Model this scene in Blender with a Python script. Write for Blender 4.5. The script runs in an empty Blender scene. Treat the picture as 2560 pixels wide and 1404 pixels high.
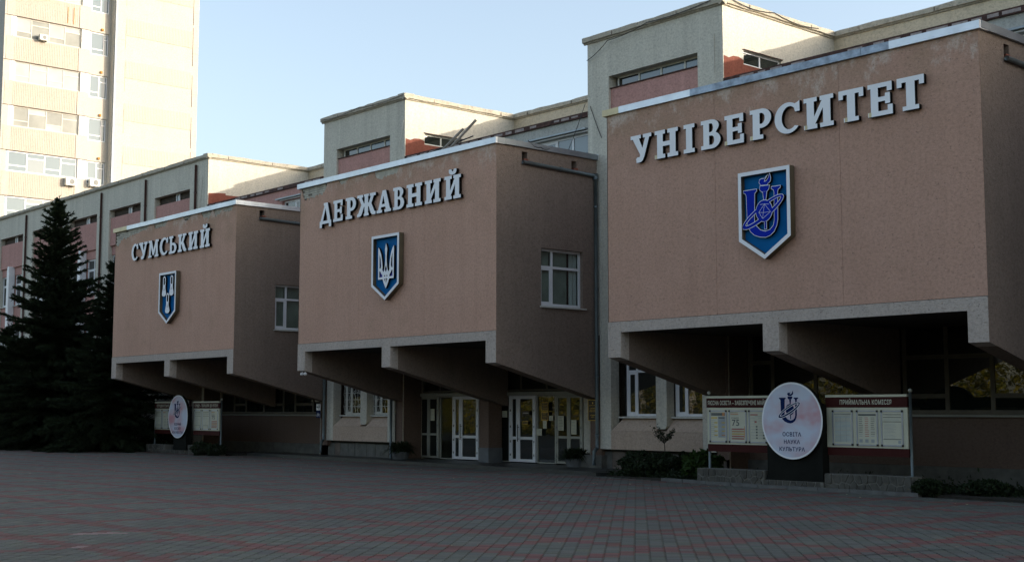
import bpy, math, random
import numpy as np
from mathutils import Vector, Matrix, Euler
R = random.Random(7)
D = bpy.data
scene = bpy.context.scene
C = scene.collection
rad = math.radians

# ------------------------------------------------------------------ camera, sky, sun, exposure
cam = D.cameras.new('camera'); cam.lens = 45.9; cam.sensor_width = 36; cam.clip_end = 3000; cam.clip_start = 0.1
camo = D.objects.new('camera', cam); C.objects.link(camo)
camo.location = (35.652, -24.568, 1.9)
camo.rotation_euler = (rad(95.621), 0, rad(48.95))
scene.camera = camo

SUN = Vector((1.0, 0.8, 0.288)).normalized()          # direction towards the sun
elev = math.asin(SUN.z); az = math.atan2(SUN.x, SUN.y)  # azimuth clockwise from +Y
w = D.worlds.new('World'); scene.world = w; w.use_nodes = True
nt = w.node_tree; nt.nodes.clear()
sky = nt.nodes.new('ShaderNodeTexSky'); sky.sky_type = 'NISHITA'; sky.sun_disc = False
sky.sun_elevation = elev; sky.sun_rotation = az
sky.air_density = 1.05; sky.dust_density = 3.2; sky.ozone_density = 1.7; sky.altitude = 120
bg = nt.nodes.new('ShaderNodeBackground'); bg.inputs[1].default_value = 0.135
wo = nt.nodes.new('ShaderNodeOutputWorld')
hs = nt.nodes.new('ShaderNodeHueSaturation'); hs.inputs['Saturation'].default_value = 0.74
nt.links.new(sky.outputs[0], hs.inputs['Color']); nt.links.new(hs.outputs[0], bg.inputs[0]); nt.links.new(bg.outputs[0], wo.inputs[0])
sl = D.lights.new('sun', 'SUN'); sl.energy = 1.6; sl.angle = rad(0.5); sl.color = (1.0, 0.93, 0.82)
so = D.objects.new('sun', sl); C.objects.link(so); so.location = (60, 60, 60)
so.rotation_euler = SUN.to_track_quat('Z', 'Y').to_euler()
scene.view_settings.view_transform = 'Standard'; scene.view_settings.look = 'None'
scene.view_settings.exposure = 1.5; scene.view_settings.gamma = 1.0
scene.render.engine = 'CYCLES'
scene.cycles.max_bounces = 8; scene.cycles.transparent_max_bounces = 12

# ------------------------------------------------------------------ materials
def new_mat(name):
    m = D.materials.new(name); m.use_nodes = True
    n = m.node_tree; b = n.nodes['Principled BSDF']
    return m, n, b
def nd(n, t, **kw):
    x = n.nodes.new(t)
    for k, v in kw.items(): setattr(x, k, v)
    return x
def ramp(n, src, stops):
    r = nd(n, 'ShaderNodeValToRGB')
    e = r.color_ramp.elements
    while len(e) < len(stops): e.new(0.5)
    for el, (p, c) in zip(e, stops):
        el.position = p; el.color = (c, c, c, 1) if not isinstance(c, tuple) else (*c, 1)
    n.links.new(src, r.inputs[0]); return r.outputs[0]
def noise(n, scale, detail=4, rough=0.55, vec=None, stretch=None, off=None):
    t = nd(n, 'ShaderNodeTexNoise'); t.inputs['Scale'].default_value = scale
    t.inputs['Detail'].default_value = detail; t.inputs['Roughness'].default_value = rough
    if vec is None:
        vec = nd(n, 'ShaderNodeNewGeometry').outputs['Position']
    if stretch or off:
        mp = nd(n, 'ShaderNodeMapping')
        if stretch: mp.inputs['Scale'].default_value = stretch
        if off: mp.inputs['Location'].default_value = off
        n.links.new(vec, mp.inputs['Vector']); vec = mp.outputs[0]
    n.links.new(vec, t.inputs['Vector']); return t.outputs['Fac']
def mixc(n, fac, a, b, mode='MIX'):
    m = nd(n, 'ShaderNodeMix', data_type='RGBA', blend_type=mode)
    for i, v in ((0, fac), (6, a), (7, b)):
        if hasattr(v, 'is_linked') or hasattr(v, 'links'): n.links.new(v, m.inputs[i])
        elif isinstance(v, tuple): m.inputs[i].default_value = (*v, 1)
        else: m.inputs[i].default_value = v
    return m.outputs[2]
def mathn(n, op, a, b=None):
    m = nd(n, 'ShaderNodeMath', operation=op)
    for i, v in ((0, a), (1, b)):
        if v is None: continue
        if hasattr(v, 'links'): n.links.new(v, m.inputs[i])
        else: m.inputs[i].default_value = v
    return m.outputs[0]
def bump(n, b, h, strength=0.3, dist=0.02):
    bp = nd(n, 'ShaderNodeBump'); bp.inputs['Strength'].default_value = strength; bp.inputs['Distance'].default_value = dist
    n.links.new(h, bp.inputs['Height']); n.links.new(bp.outputs[0], b.inputs['Normal'])

def plain(name, col, rough=0.6, metal=0.0, var=0.12, vs=3.0, bmp=0.0, spec=0.4):
    m, n, b = new_mat(name)
    f = noise(n, vs, 5)
    d = tuple(c * (1 - var) for c in col); l = tuple(min(1, c * (1 + var)) for c in col)
    n.links.new(ramp(n, f, [(0.3, d), (0.7, l)]), b.inputs['Base Color'])
    b.inputs['Roughness'].default_value = rough; b.inputs['Metallic'].default_value = metal
    b.inputs['Specular IOR Level'].default_value = spec
    if bmp: bump(n, b, noise(n, vs * 8, 3), bmp)
    return m

def stucco(name, col, alt, streak=0.3, speck=0.5, bmp=0.5, top=None, dark=(0.07, 0.06, 0.05), grain=15.0):
    """rendered wall: broad patchiness (col..alt), fine dark pits, vertical rain streaks; top = (z0, z1, colour) pale weathering near an edge"""
    m, n, b = new_mat(name)
    big = noise(n, 0.45, 6, 0.6)
    c = mixc(n, ramp(n, big, [(0.35, 0.0), (0.68, 1.0)]), col, alt)
    mid = noise(n, 2.3, 6, 0.65, off=(3, 8, 1))
    c = mixc(n, ramp(n, mid, [(0.3, 0.0), (0.75, 0.35)]), c, tuple(x * 0.72 for x in col))
    st = noise(n, 1.0, 4, 0.6, stretch=(3.2, 3.2, 0.16))
    c = mixc(n, mathn(n, 'MULTIPLY', ramp(n, st, [(0.46, 0.0), (0.72, 1.0)]), streak), c, tuple(x * 0.5 for x in col))
    st2 = noise(n, 1.0, 3, 0.6, stretch=(5.0, 5.0, 0.2), off=(9, 2, 0))
    c = mixc(n, mathn(n, 'MULTIPLY', ramp(n, st2, [(0.56, 0.0), (0.75, 1.0)]), streak * 0.7), c, tuple(min(1, x * 1.45) for x in alt))
    if top:
        z0, z1, tc = top
        sep = nd(n, 'ShaderNodeSeparateXYZ'); g = nd(n, 'ShaderNodeNewGeometry'); n.links.new(g.outputs['Position'], sep.inputs[0])
        mr = nd(n, 'ShaderNodeMapRange'); mr.inputs[1].default_value = z0; mr.inputs[2].default_value = z1; n.links.new(sep.outputs[2], mr.inputs[0])
        pn = noise(n, 1.5, 9, 0.78, off=(1, 4, 2), stretch=(1, 1, 0.6))
        f2 = ramp(n, mathn(n, 'ADD', mathn(n, 'MULTIPLY', mr.outputs[0], 0.3), noise(n, 0.8, 5, 0.6, off=(7, 7, 0))), [(0.60, 0.0), (0.82, 0.7)])
        c = mixc(n, f2, c, (0.29, 0.20, 0.125))
        f = ramp(n, mathn(n, 'ADD', mathn(n, 'MULTIPLY', mr.outputs[0], 0.34), pn), [(0.79, 0.0), (0.90, 0.75)])
        c = mixc(n, f, c, tc)
    vo = nd(n, 'ShaderNodeTexVoronoi'); vo.inputs['Scale'].default_value = grain
    g2 = nd(n, 'ShaderNodeNewGeometry'); n.links.new(g2.outputs['Position'], vo.inputs['Vector'])
    pit = ramp(n, vo.outputs['Distance'], [(0.05, 1.0), (0.34, 0.0)])
    gate = ramp(n, noise(n, grain * 0.8, 3, off=(5, 5, 5)), [(0.48, 0.0), (0.62, 1.0)])
    pit = mathn(n, 'MULTIPLY', mathn(n, 'MULTIPLY', pit, gate), speck)
    c = mixc(n, pit, c, dark)
    fine = noise(n, 19, 5, 0.8, stretch=(0.6, 0.6, 1.3))
    c = mixc(n, ramp(n, fine, [(0.28, 0.0), (0.72, 0.55)]), c, tuple(min(1, x * 1.45) for x in alt))
    c = mixc(n, ramp(n, noise(n, 14, 6, 0.8, off=(2, 9, 4)), [(0.32, 0.6), (0.52, 0.0)]), c, tuple(x * 0.55 for x in col))
    n.links.new(c, b.inputs['Base Color']); b.inputs['Roughness'].default_value = 0.92; b.inputs['Specular IOR Level'].default_value = 0.2
    h = mathn(n, 'SUBTRACT', mathn(n, 'MULTIPLY', noise(n, 26, 5, 0.7), 0.7), pit)
    bump(n, b, h, bmp, 0.03)
    return m

M = {}
M['pink'] = stucco('pink_render', (0.47, 0.285, 0.205), (0.52, 0.325, 0.24), 0.22, 0.75, 0.5, top=(7.8, 9.8, (0.58, 0.54, 0.46)))
M['pink3'] = stucco('pink_render_weathered', (0.43, 0.262, 0.187), (0.48, 0.30, 0.225), 0.18, 0.8, 0.5, top=(7.6, 9.75, (0.62, 0.58, 0.50)), grain=13)
M['side'] = stucco('dirty_shaded_render', (0.20, 0.15, 0.118), (0.24, 0.185, 0.148), 0.25, 0.8, 0.7)  # box paint, faded and dirtier; the sides' weaker light also darkens this colour
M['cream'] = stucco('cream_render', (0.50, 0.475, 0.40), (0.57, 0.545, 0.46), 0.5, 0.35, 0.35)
M['sidecream'] = stucco('sun_lightened_render', (0.56, 0.51, 0.42), (0.62, 0.57, 0.47), 0.2, 0.12, 0.2)  # cream wall colour lightened to carry the sunlight on the side faces
M['creamy'] = stucco('yellow_cream_render', (0.56, 0.47, 0.34), (0.62, 0.53, 0.39), 0.22, 0.12, 0.2)
M['cornice'] = stucco('weathered_cornice', (0.40, 0.36, 0.29), (0.50, 0.45, 0.36), 0.6, 0.9, 0.6, grain=6)
M['panel'] = stucco('pink_panel_render', (0.43, 0.235, 0.20), (0.48, 0.27, 0.235), 0.3, 0.4, 0.3)
M['redwash'] = stucco('red_brown_paint', (0.20, 0.066, 0.043), (0.25, 0.088, 0.06), 0.3, 0.15, 0.2)
M['band'] = stucco('grey_pebble_dash', (0.40, 0.345, 0.295), (0.46, 0.395, 0.34), 0.25, 1.0, 0.8, grain=16)
M['basepink'] = stucco('base_render', (0.42, 0.32, 0.25), (0.46, 0.36, 0.28), 0.3, 0.5, 0.35, top=None)
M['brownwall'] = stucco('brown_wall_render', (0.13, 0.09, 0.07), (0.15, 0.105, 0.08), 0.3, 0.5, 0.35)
M['greywall'] = stucco('grey_wall_render', (0.36, 0.36, 0.33), (0.42, 0.42, 0.38), 0.4, 0.6, 0.4)
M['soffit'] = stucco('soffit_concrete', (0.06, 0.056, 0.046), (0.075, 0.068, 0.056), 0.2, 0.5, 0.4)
M['mortar'] = plain('mortar', (0.17, 0.155, 0.125), 0.95, var=0.3, vs=12)
M['brick'] = plain('pale_silicate_brick', (0.47, 0.44, 0.36), 0.95, var=0.25, vs=5, bmp=0.3)
M['redbrick'] = plain('red_brick', (0.20, 0.075, 0.05), 0.95, var=0.4, vs=14, bmp=0.4)
M['zinc'] = plain('new_zinc', (0.60, 0.64, 0.68), 0.42, 0.6, var=0.12, vs=2.0)
M['zinc_old'] = plain('old_zinc', (0.27, 0.32, 0.38), 0.5, 0.6, var=0.35, vs=6.0)
M['zinc_yel'] = plain('yellowed_sheet', (0.66, 0.56, 0.33), 0.5, 0.1, var=0.1)
M['zinc_dark'] = plain('grey_painted_sheet', (0.24, 0.27, 0.29), 0.4, 0.5, var=0.12)
M['rust'] = plain('rusty_edge', (0.07, 0.035, 0.028), 0.9, var=0.5, vs=6, bmp=0.3)
M['rustpatch'] = plain('peeled_edge_patch', (0.33, 0.28, 0.26), 0.9, var=0.25, vs=9)
M['pipe'] = plain('grey_pipe', (0.12, 0.15, 0.155), 0.4, 0.3, var=0.15)
M['redpipe'] = plain('maroon_pipe', (0.085, 0.04, 0.035), 0.5, 0.0, var=0.15)
M['white'] = plain('white_pvc', (0.74, 0.75, 0.76), 0.4, 0, var=0.04)
M['offwhite'] = plain('old_white_paint', (0.60, 0.60, 0.54), 0.55, 0, var=0.12, vs=6)
M['greyframe'] = plain('grey_beige_metal', (0.33, 0.33, 0.28), 0.5, 0.1, var=0.1)
M['brownframe'] = plain('dull_bronze_frame', (0.14, 0.125, 0.095), 0.55, 0.1, var=0.15)
M['letter'] = plain('white_letter_face', (0.84, 0.86, 0.87), 0.5, 0, var=0.04, vs=1.5, spec=0.2)
M['letterside'] = plain('dark_letter_return', (0.012, 0.010, 0.008), 0.9, 0, var=0.2, spec=0.1)
M['shieldside'] = plain('brown_shield_return', (0.11, 0.085, 0.05), 0.6, 0, var=0.15)
M['blue'] = plain('shield_blue', (0.004, 0.12, 0.33), 0.6, 0, var=0.06, spec=0.06)
M['royal'] = plain('royal_blue', (0.004, 0.022, 0.36), 0.6, 0, var=0.05, spec=0.06)
M['navy'] = plain('navy_print', (0.006, 0.018, 0.085), 0.6, 0, var=0.05, spec=0.05)
M['violet'] = plain('violet_blue', (0.055, 0.055, 0.34), 0.5, 0, var=0.05)
M['slat'] = plain('dark_slat_wood', (0.055, 0.04, 0.028), 0.8, var=0.35, vs=8)
M['plinth'] = plain('plinth_stone', (0.105, 0.105, 0.092), 0.7, var=0.3, vs=4, bmp=0.3)
M['plinth2'] = plain('plinth_stone_brown', (0.125, 0.10, 0.08), 0.7, var=0.3, vs=4, bmp=0.3)
M['plinthjoint'] = plain('plinth_joint', (0.05, 0.05, 0.045), 0.9, var=0.2)
M['stone'] = plain('field_stone', (0.075, 0.072, 0.06), 0.85, var=0.4, vs=5, bmp=0.5)
M['stonejoint'] = plain('stone_mortar', (0.15, 0.147, 0.125), 0.95, var=0.2, vs=14, bmp=0.3)
M['darkped'] = plain('dark_pedestal', (0.010, 0.011, 0.009), 0.8, var=0.2, spec=0.1)
M['maroon'] = plain('maroon_panel', (0.05, 0.012, 0.010), 0.6, 0, var=0.08, spec=0.1)
M['boardcream'] = plain('board_cream', (0.52, 0.52, 0.39), 0.5, 0, var=0.05)
M['alu'] = plain('clip_frame_alu', (0.45, 0.49, 0.56), 0.3, 0.6, var=0.08)
M['black'] = plain('black_plastic', (0.02, 0.02, 0.02), 0.5, 0, var=0.1)
M['paper'] = plain('poster_paper', (0.56, 0.56, 0.44), 0.25, 0, var=0.05)
M['ink'] = plain('poster_ink', (0.10, 0.11, 0.10), 0.5, 0, var=0.2)
M['inkgrey'] = plain('poster_grey_ink', (0.30, 0.33, 0.33), 0.5, 0, var=0.15)
M['inkyel'] = plain('poster_yellow_ink', (0.50, 0.36, 0.06), 0.5, 0, var=0.15)
M['inkor'] = plain('poster_orange_ink', (0.45, 0.20, 0.08), 0.5, 0, var=0.15)
M['inkblue'] = plain('poster_blue_ink', (0.22, 0.34, 0.42), 0.5, 0, var=0.15)
M['inkred'] = plain('poster_red_ink', (0.38, 0.10, 0.08), 0.5, 0, var=0.15)
M['gold'] = plain('gold_trim', (0.75, 0.50, 0.10), 0.35, 0.4, var=0.1)
M['plaque'] = plain('plaque_black', (0.018, 0.012, 0.012), 0.3, 0, var=0.1)
M['asphalt'] = plain('landing_tile', (0.032, 0.034, 0.031), 0.42, var=0.3, vs=3, bmp=0.15)
M['soil'] = plain('soil', (0.025, 0.022, 0.016), 0.95, var=0.4, vs=6, bmp=0.6)
M['kerb'] = plain('kerb_concrete', (0.12, 0.122, 0.115), 0.9, var=0.2, vs=4, bmp=0.3)
M['joint'] = plain('paving_joint', (0.03, 0.03, 0.027), 0.95, var=0.3, vs=8)
M['roof'] = plain('roof_felt', (0.09, 0.085, 0.08), 0.9, var=0.25)
M['bark'] = plain('spruce_bark', (0.06, 0.045, 0.032), 0.9, var=0.3, vs=8)
M['wood'] = plain('weathered_plank', (0.25, 0.23, 0.20), 0.85, var=0.25, vs=6)
M['cable'] = plain('black_cable', (0.03, 0.03, 0.03), 0.6)
M['palecable'] = plain('pale_cable', (0.55, 0.53, 0.46), 0.6)
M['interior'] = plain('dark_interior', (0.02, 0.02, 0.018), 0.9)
M['redint'] = plain('red_counter', (0.25, 0.05, 0.03), 0.6)
M['yelint'] = plain('yellow_strip', (0.30, 0.28, 0.03), 0.6)
M['acwhite'] = plain('ac_casing', (0.68, 0.66, 0.58), 0.5)
M['acdark'] = plain('ac_grille', (0.20, 0.20, 0.19), 0.6)
M['conc'] = plain('dark_column_base', (0.12, 0.13, 0.135), 0.7, var=0.2)
M['tower'] = stucco('tower_render', (0.46, 0.425, 0.365), (0.50, 0.465, 0.40), 0.12, 0.06, 0.1)
M['towerrib'] = stucco('tower_ribbed_panel', (0.44, 0.395, 0.33), (0.475, 0.43, 0.365), 0.2, 0.06, 0.1)
M['towerwhite'] = plain('tower_white_pier', (0.60, 0.60, 0.58), 0.6, var=0.05)
M['toweralu'] = plain('tower_alu_frame', (0.50, 0.48, 0.42), 0.5, 0.0, var=0.1)
M['rusty'] = plain('rust_streak', (0.45, 0.20, 0.04), 0.9, var=0.3)
M['curtain'] = plain('grey_curtain', (0.45, 0.48, 0.43), 0.9, var=0.2, vs=2)
M['curtwhite'] = plain('white_curtain', (0.80, 0.82, 0.82), 0.9, var=0.1, vs=2)
M['glarepane'] = plain('cream_glare_pane', (0.20, 0.205, 0.18), 0.4, var=0.25, vs=.8)  # older tower panes: the sun's reflection painted in as a pale colour
M['glarepanew'] = plain('white_glare_pane', (0.30, 0.315, 0.31), 0.4, var=0.15, vs=.8)  # whiter pane with the same painted reflection

def glass(name, tint=(0.012, 0.017, 0.015), ior=2.05):
    m, n, b = new_mat(name)
    n.nodes.remove(b)
    f0 = ((ior - 1) / (ior + 1)) ** 2
    lw = nd(n, 'ShaderNodeLayerWeight'); lw.inputs[0].default_value = 0.5
    fr = mathn(n, 'ADD', mathn(n, 'MULTIPLY', mathn(n, 'POWER', lw.outputs['Facing'], 5.0), 1 - f0), f0)
    gl = nd(n, 'ShaderNodeBsdfGlossy'); gl.inputs['Roughness'].default_value = 0.015
    df = nd(n, 'ShaderNodeBsdfDiffuse'); df.inputs[0].default_value = (*tint, 1)
    bp = nd(n, 'ShaderNodeBump'); bp.inputs['Strength'].default_value = 0.12; bp.inputs['Distance'].default_value = 0.01
    n.links.new(noise(n, 1.6, 2), bp.inputs['Height']); n.links.new(bp.outputs[0], gl.inputs['Normal'])
    mx = nd(n, 'ShaderNodeMixShader')
    n.links.new(fr, mx.inputs[0]); n.links.new(df.outputs[0], mx.inputs[1]); n.links.new(gl.outputs[0], mx.inputs[2])
    n.links.new(mx.outputs[0], n.nodes['Material Output'].inputs[0]); return m
def clearglass(name, tint=0.82, ior=1.55):
    m, n, b = new_mat(name); n.nodes.remove(b)
    f0 = ((ior - 1) / (ior + 1)) ** 2
    lw = nd(n, 'ShaderNodeLayerWeight'); lw.inputs[0].default_value = 0.5
    fr = mathn(n, 'ADD', mathn(n, 'MULTIPLY', mathn(n, 'POWER', lw.outputs['Facing'], 5.0), 1 - f0), f0)
    gl = nd(n, 'ShaderNodeBsdfGlossy'); gl.inputs['Roughness'].default_value = 0.01
    tr = nd(n, 'ShaderNodeBsdfTransparent'); tr.inputs[0].default_value = (tint * .95, tint, tint * .98, 1)
    mx = nd(n, 'ShaderNodeMixShader')
    n.links.new(fr, mx.inputs[0]); n.links.new(tr.outputs[0], mx.inputs[1]); n.links.new(gl.outputs[0], mx.inputs[2])
    n.links.new(mx.outputs[0], n.nodes['Material Output'].inputs[0]); return m
M['glass'] = glass('dark_glass')
M['glasslt'] = glass('pale_glass', (0.10, 0.14, 0.165), 1.9)
M['towerglass'] = glass('tower_glass', (0.13, 0.18, 0.21), 1.6)
M['clear'] = clearglass('clear_glass')

def leafmat(name, cols, trans=0.25):
    m, n, b = new_mat(name)
    oi = nd(n, 'ShaderNodeAttribute'); oi.attribute_name = 'rnd'
    c = ramp(n, oi.outputs['Fac'], [(i / (len(cols) - 1), c) for i, c in enumerate(cols)])
    n.links.new(c, b.inputs['Base Color']); b.inputs['Roughness'].default_value = 0.7; b.inputs['Specular IOR Level'].default_value = 0.25
    tl = nd(n, 'ShaderNodeBsdfTranslucent'); n.links.new(c, tl.inputs[0])
    mx = nd(n, 'ShaderNodeMixShader'); mx.inputs[0].default_value = trans
    n.links.new(b.outputs[0], mx.inputs[1]); n.links.new(tl.outputs[0], mx.inputs[2])
    n.links.new(mx.outputs[0], n.nodes['Material Output'].inputs[0]); return m
M['needle'] = leafmat('spruce_needles', [(0.012, 0.022, 0.010), (0.022, 0.036, 0.016), (0.032, 0.05, 0.022)], 0.1)
M['leaf'] = leafmat('shrub_leaves', [(0.009, 0.016, 0.006), (0.014, 0.025, 0.008), (0.022, 0.037, 0.011)], 0.15)
M['gleaf'] = leafmat('bright_leaves', [(0.022, 0.044, 0.010), (0.03, 0.06, 0.012), (0.042, 0.078, 0.015)], 0.3)
M['woods'] = leafmat('autumn_leaves', [(0.07, 0.085, 0.012), (0.16, 0.14, 0.015), (0.27, 0.20, 0.016)], 0.3)
M['birch'] = plain('birch_bark', (0.50, 0.46, 0.40), 0.8, var=0.35, vs=6)
M['fallen'] = leafmat('fallen_leaves', [(0.30, 0.24, 0.10), (0.42, 0.38, 0.26), (0.25, 0.15, 0.06)], 0.1)

def paver_mat(name, base):
    m, n, b = new_mat(name)
    at = nd(n, 'ShaderNodeAttribute'); at.attribute_name = 'pcol'
    g = nd(n, 'ShaderNodeNewGeometry')
    oi = nd(n, 'ShaderNodeObjectInfo')
    c = at.outputs['Color']
    c = mixc(n, ramp(n, noise(n, 0.35, 5, 0.6), [(0.35, 0.0), (0.75, 0.4)]), c, (0.055, 0.058, 0.052))
    c = mixc(n, ramp(n, noise(n, 45, 4, 0.7), [(0.35, 0.0), (0.7, 0.45)]), c, (0.045, 0.047, 0.045))
    n.links.new(c, b.inputs['Base Color']); b.inputs['Roughness'].default_value = 0.85; b.inputs['Specular IOR Level'].default_value = 0.2
    bump(n, b, noise(n, 60, 4, 0.7), 0.35, 0.006)
    return m
M['paver'] = paver_mat('concrete_paver', None)

def sign_mat(name):
    m, n, b = new_mat(name)
    f = noise(n, 1.1, 3, 0.5, stretch=(1.0, 1.0, 1.5))
    c = ramp(n, f, [(0.40, (0.56, 0.62, 0.72)), (0.52, (0.56, 0.50, 0.57)), (0.66, (0.56, 0.28, 0.31))])
    n.links.new(c, b.inputs['Base Color']); b.inputs['Roughness'].default_value = 0.45
    return m
M['disc'] = sign_mat('round_sign_print')

# ------------------------------------------------------------------ mesh builder
class MB:
    def __init__(s): s.v = []; s.f = []; s.m = []; s.mats = []; s.o = Vector((0, 0, 0)); s.u = Vector((1, 0, 0)); s.n = Vector((0, -1, 0))
    def frame(s, o, u, n): s.o = Vector(o); s.u = Vector(u); s.n = Vector(n); return s
    def mi(s, mat):
        if mat not in s.mats: s.mats.append(mat)
        return s.mats.index(mat)
    def pt(s, a, d, z): return s.o + s.u * a + s.n * d + Vector((0, 0, z))
    def quad(s, ps, mat):
        b = len(s.v); s.v += [tuple(p) for p in ps]; s.f.append(tuple(range(b, b + len(ps)))); s.m.append(s.mi(mat))
    def box(s, a0, a1, d0, d1, z0, z1, mat):
        b = len(s.v)
        for z in (z0, z1):
            for (a, d) in ((a0, d0), (a1, d0), (a1, d1), (a0, d1)): s.v.append(tuple(s.pt(a, d, z)))
        k = s.mi(mat)
        for f in ((0, 1, 2, 3), (4, 5, 6, 7), (0, 1, 5, 4), (1, 2, 6, 5), (2, 3, 7, 6), (3, 0, 4, 7)):
            s.f.append(tuple(b + i for i in f)); s.m.append(k)
    def prism(s, poly, d0, d1, mat, side=None):
        """poly = list of (a, z) extruded from depth d0 (back) to d1 (front)"""
        b = len(s.v); n = len(poly)
        for d in (d0, d1):
            for (a, z) in poly: s.v.append(tuple(s.pt(a, d, z)))
        k = s.mi(mat); ks = s.mi(side or mat)
        s.f.append(tuple(b + n + i for i in range(n))); s.m.append(k)
        s.f.append(tuple(b + i for i in range(n))[::-1]); s.m.append(ks)
        for i in range(n):
            j = (i + 1) % n
            s.f.append((b + i, b + j, b + n + j, b + n + i)); s.m.append(ks)
    def tube(s, pts, r, mat, seg=8, cap=True):
        k = s.mi(mat); rings = []
        pts = [Vector(p) for p in pts]
        for i, p in enumerate(pts):
            t = (pts[min(i + 1, len(pts) - 1)] - pts[max(i - 1, 0)]).normalized()
            a = t.cross(Vector((0, 0, 1)));
            if a.length < 1e-3: a = Vector((1, 0, 0))
            a.normalize(); c = t.cross(a)
            rr = r[i] if isinstance(r, (list, tuple)) else r
            b = len(s.v)
            for q in range(seg):
                an = 2 * math.pi * q / seg
                s.v.append(tuple(p + a * math.cos(an) * rr + c * math.sin(an) * rr))
            rings.append(b)
        for b0, b1 in zip(rings, rings[1:]):
            for q in range(seg):
                s.f.append((b0 + q, b0 + (q + 1) % seg, b1 + (q + 1) % seg, b1 + q)); s.m.append(k)
        if cap:
            s.f.append(tuple(rings[0] + q for q in range(seg))); s.m.append(k)
            s.f.append(tuple(rings[-1] + q for q in range(seg))[::-1]); s.m.append(k)
    def sphere(s, c, r, mat, nu=10, nv=6):
        k = s.mi(mat); b = len(s.v); c = Vector(c)
        for i in range(nv + 1):
            th = math.pi * i / nv
            for j in range(nu):
                ph = 2 * math.pi * j / nu
                s.v.append((c.x + r * math.sin(th) * math.cos(ph), c.y + r * math.sin(th) * math.sin(ph), c.z + r * math.cos(th)))
        for i in range(nv):
            for j in range(nu):
                s.f.append((b + i * nu + j, b + i * nu + (j + 1) % nu, b + (i + 1) * nu + (j + 1) % nu, b + (i + 1) * nu + j)); s.m.append(k)
    def build(s, name, parent=None, smooth=False):
        me = D.meshes.new(name); me.from_pydata(s.v, [], s.f)
        for m in s.mats: me.materials.append(M[m])
        me.polygons.foreach_set('material_index', s.m)
        if smooth: me.polygons.foreach_set('use_smooth', [True] * len(s.f))
        me.update()
        return link(D.objects.new(name, me), parent)
def link(o, parent=None):
    C.objects.link(o)
    if parent is not None:
        o.parent = parent
        o.matrix_parent_inverse = Matrix.Translation(-parent_loc(parent))
    return o
def parent_loc(p):
    return Vector(p.location) if p.type == 'EMPTY' else Vector((0, 0, 0))
def thing(name, label, cat, loc=(0, 0, 0), group=None):
    o = D.objects.new(name, None); C.objects.link(o); o.location = loc; o.empty_display_size = 0.2
    o['label'] = label; o['category'] = cat
    if group: o['group'] = group
    return o
def tag(o, label=None, cat=None, group=None, kind=None):
    if label: o['label'] = label
    if cat: o['category'] = cat
    if group: o['group'] = group
    if kind: o['kind'] = kind
    return o
FRONT = lambda x0, y: ((x0, y, 0), (1, 0, 0), (0, -1, 0))      # wall facing the plaza
SIDE = lambda x, y0: ((x, y0, 0), (0, 1, 0), (1, 0, 0))         # wall facing +X
def mb(fr=None):
    b = MB()
    if fr: b.frame(*fr)
    return b

def wall(b, a0, a1, z0, z1, opens, depth, mat, reveal=None):
    """sheet wall with rectangular openings (a0,a1,z0,z1[,depth]) and their reveals"""
    xs = sorted({a0, a1, *[o[0] for o in opens], *[o[1] for o in opens]}); zs = sorted({z0, z1, *[o[2] for o in opens], *[o[3] for o in opens]})
    xs = [x for x in xs if a0 <= x <= a1]; zs = [z for z in zs if z0 <= z <= z1]
    for x, x2 in zip(xs, xs[1:]):
        for z, z2 in zip(zs, zs[1:]):
            cx, cz = (x + x2) / 2, (z + z2) / 2
            if any(o[0] < cx < o[1] and o[2] < cz < o[3] for o in opens): continue
            b.quad([b.pt(x, 0, z), b.pt(x2, 0, z), b.pt(x2, 0, z2), b.pt(x, 0, z2)], mat)
    for o in opens:
        d = -(o[4] if len(o) > 4 else depth); r = reveal or mat
        A, B_, Z, Z2 = o[:4]
        b.quad([b.pt(A, 0, Z), b.pt(A, d, Z), b.pt(A, d, Z2), b.pt(A, 0, Z2)], r)
        b.quad([b.pt(B_, 0, Z), b.pt(B_, d, Z), b.pt(B_, d, Z2), b.pt(B_, 0, Z2)], r)
        b.quad([b.pt(A, 0, Z), b.pt(B_, 0, Z), b.pt(B_, d, Z), b.pt(A, d, Z)], r)
        b.quad([b.pt(A, 0, Z2), b.pt(B_, 0, Z2), b.pt(B_, d, Z2), b.pt(A, d, Z2)], r)

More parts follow.
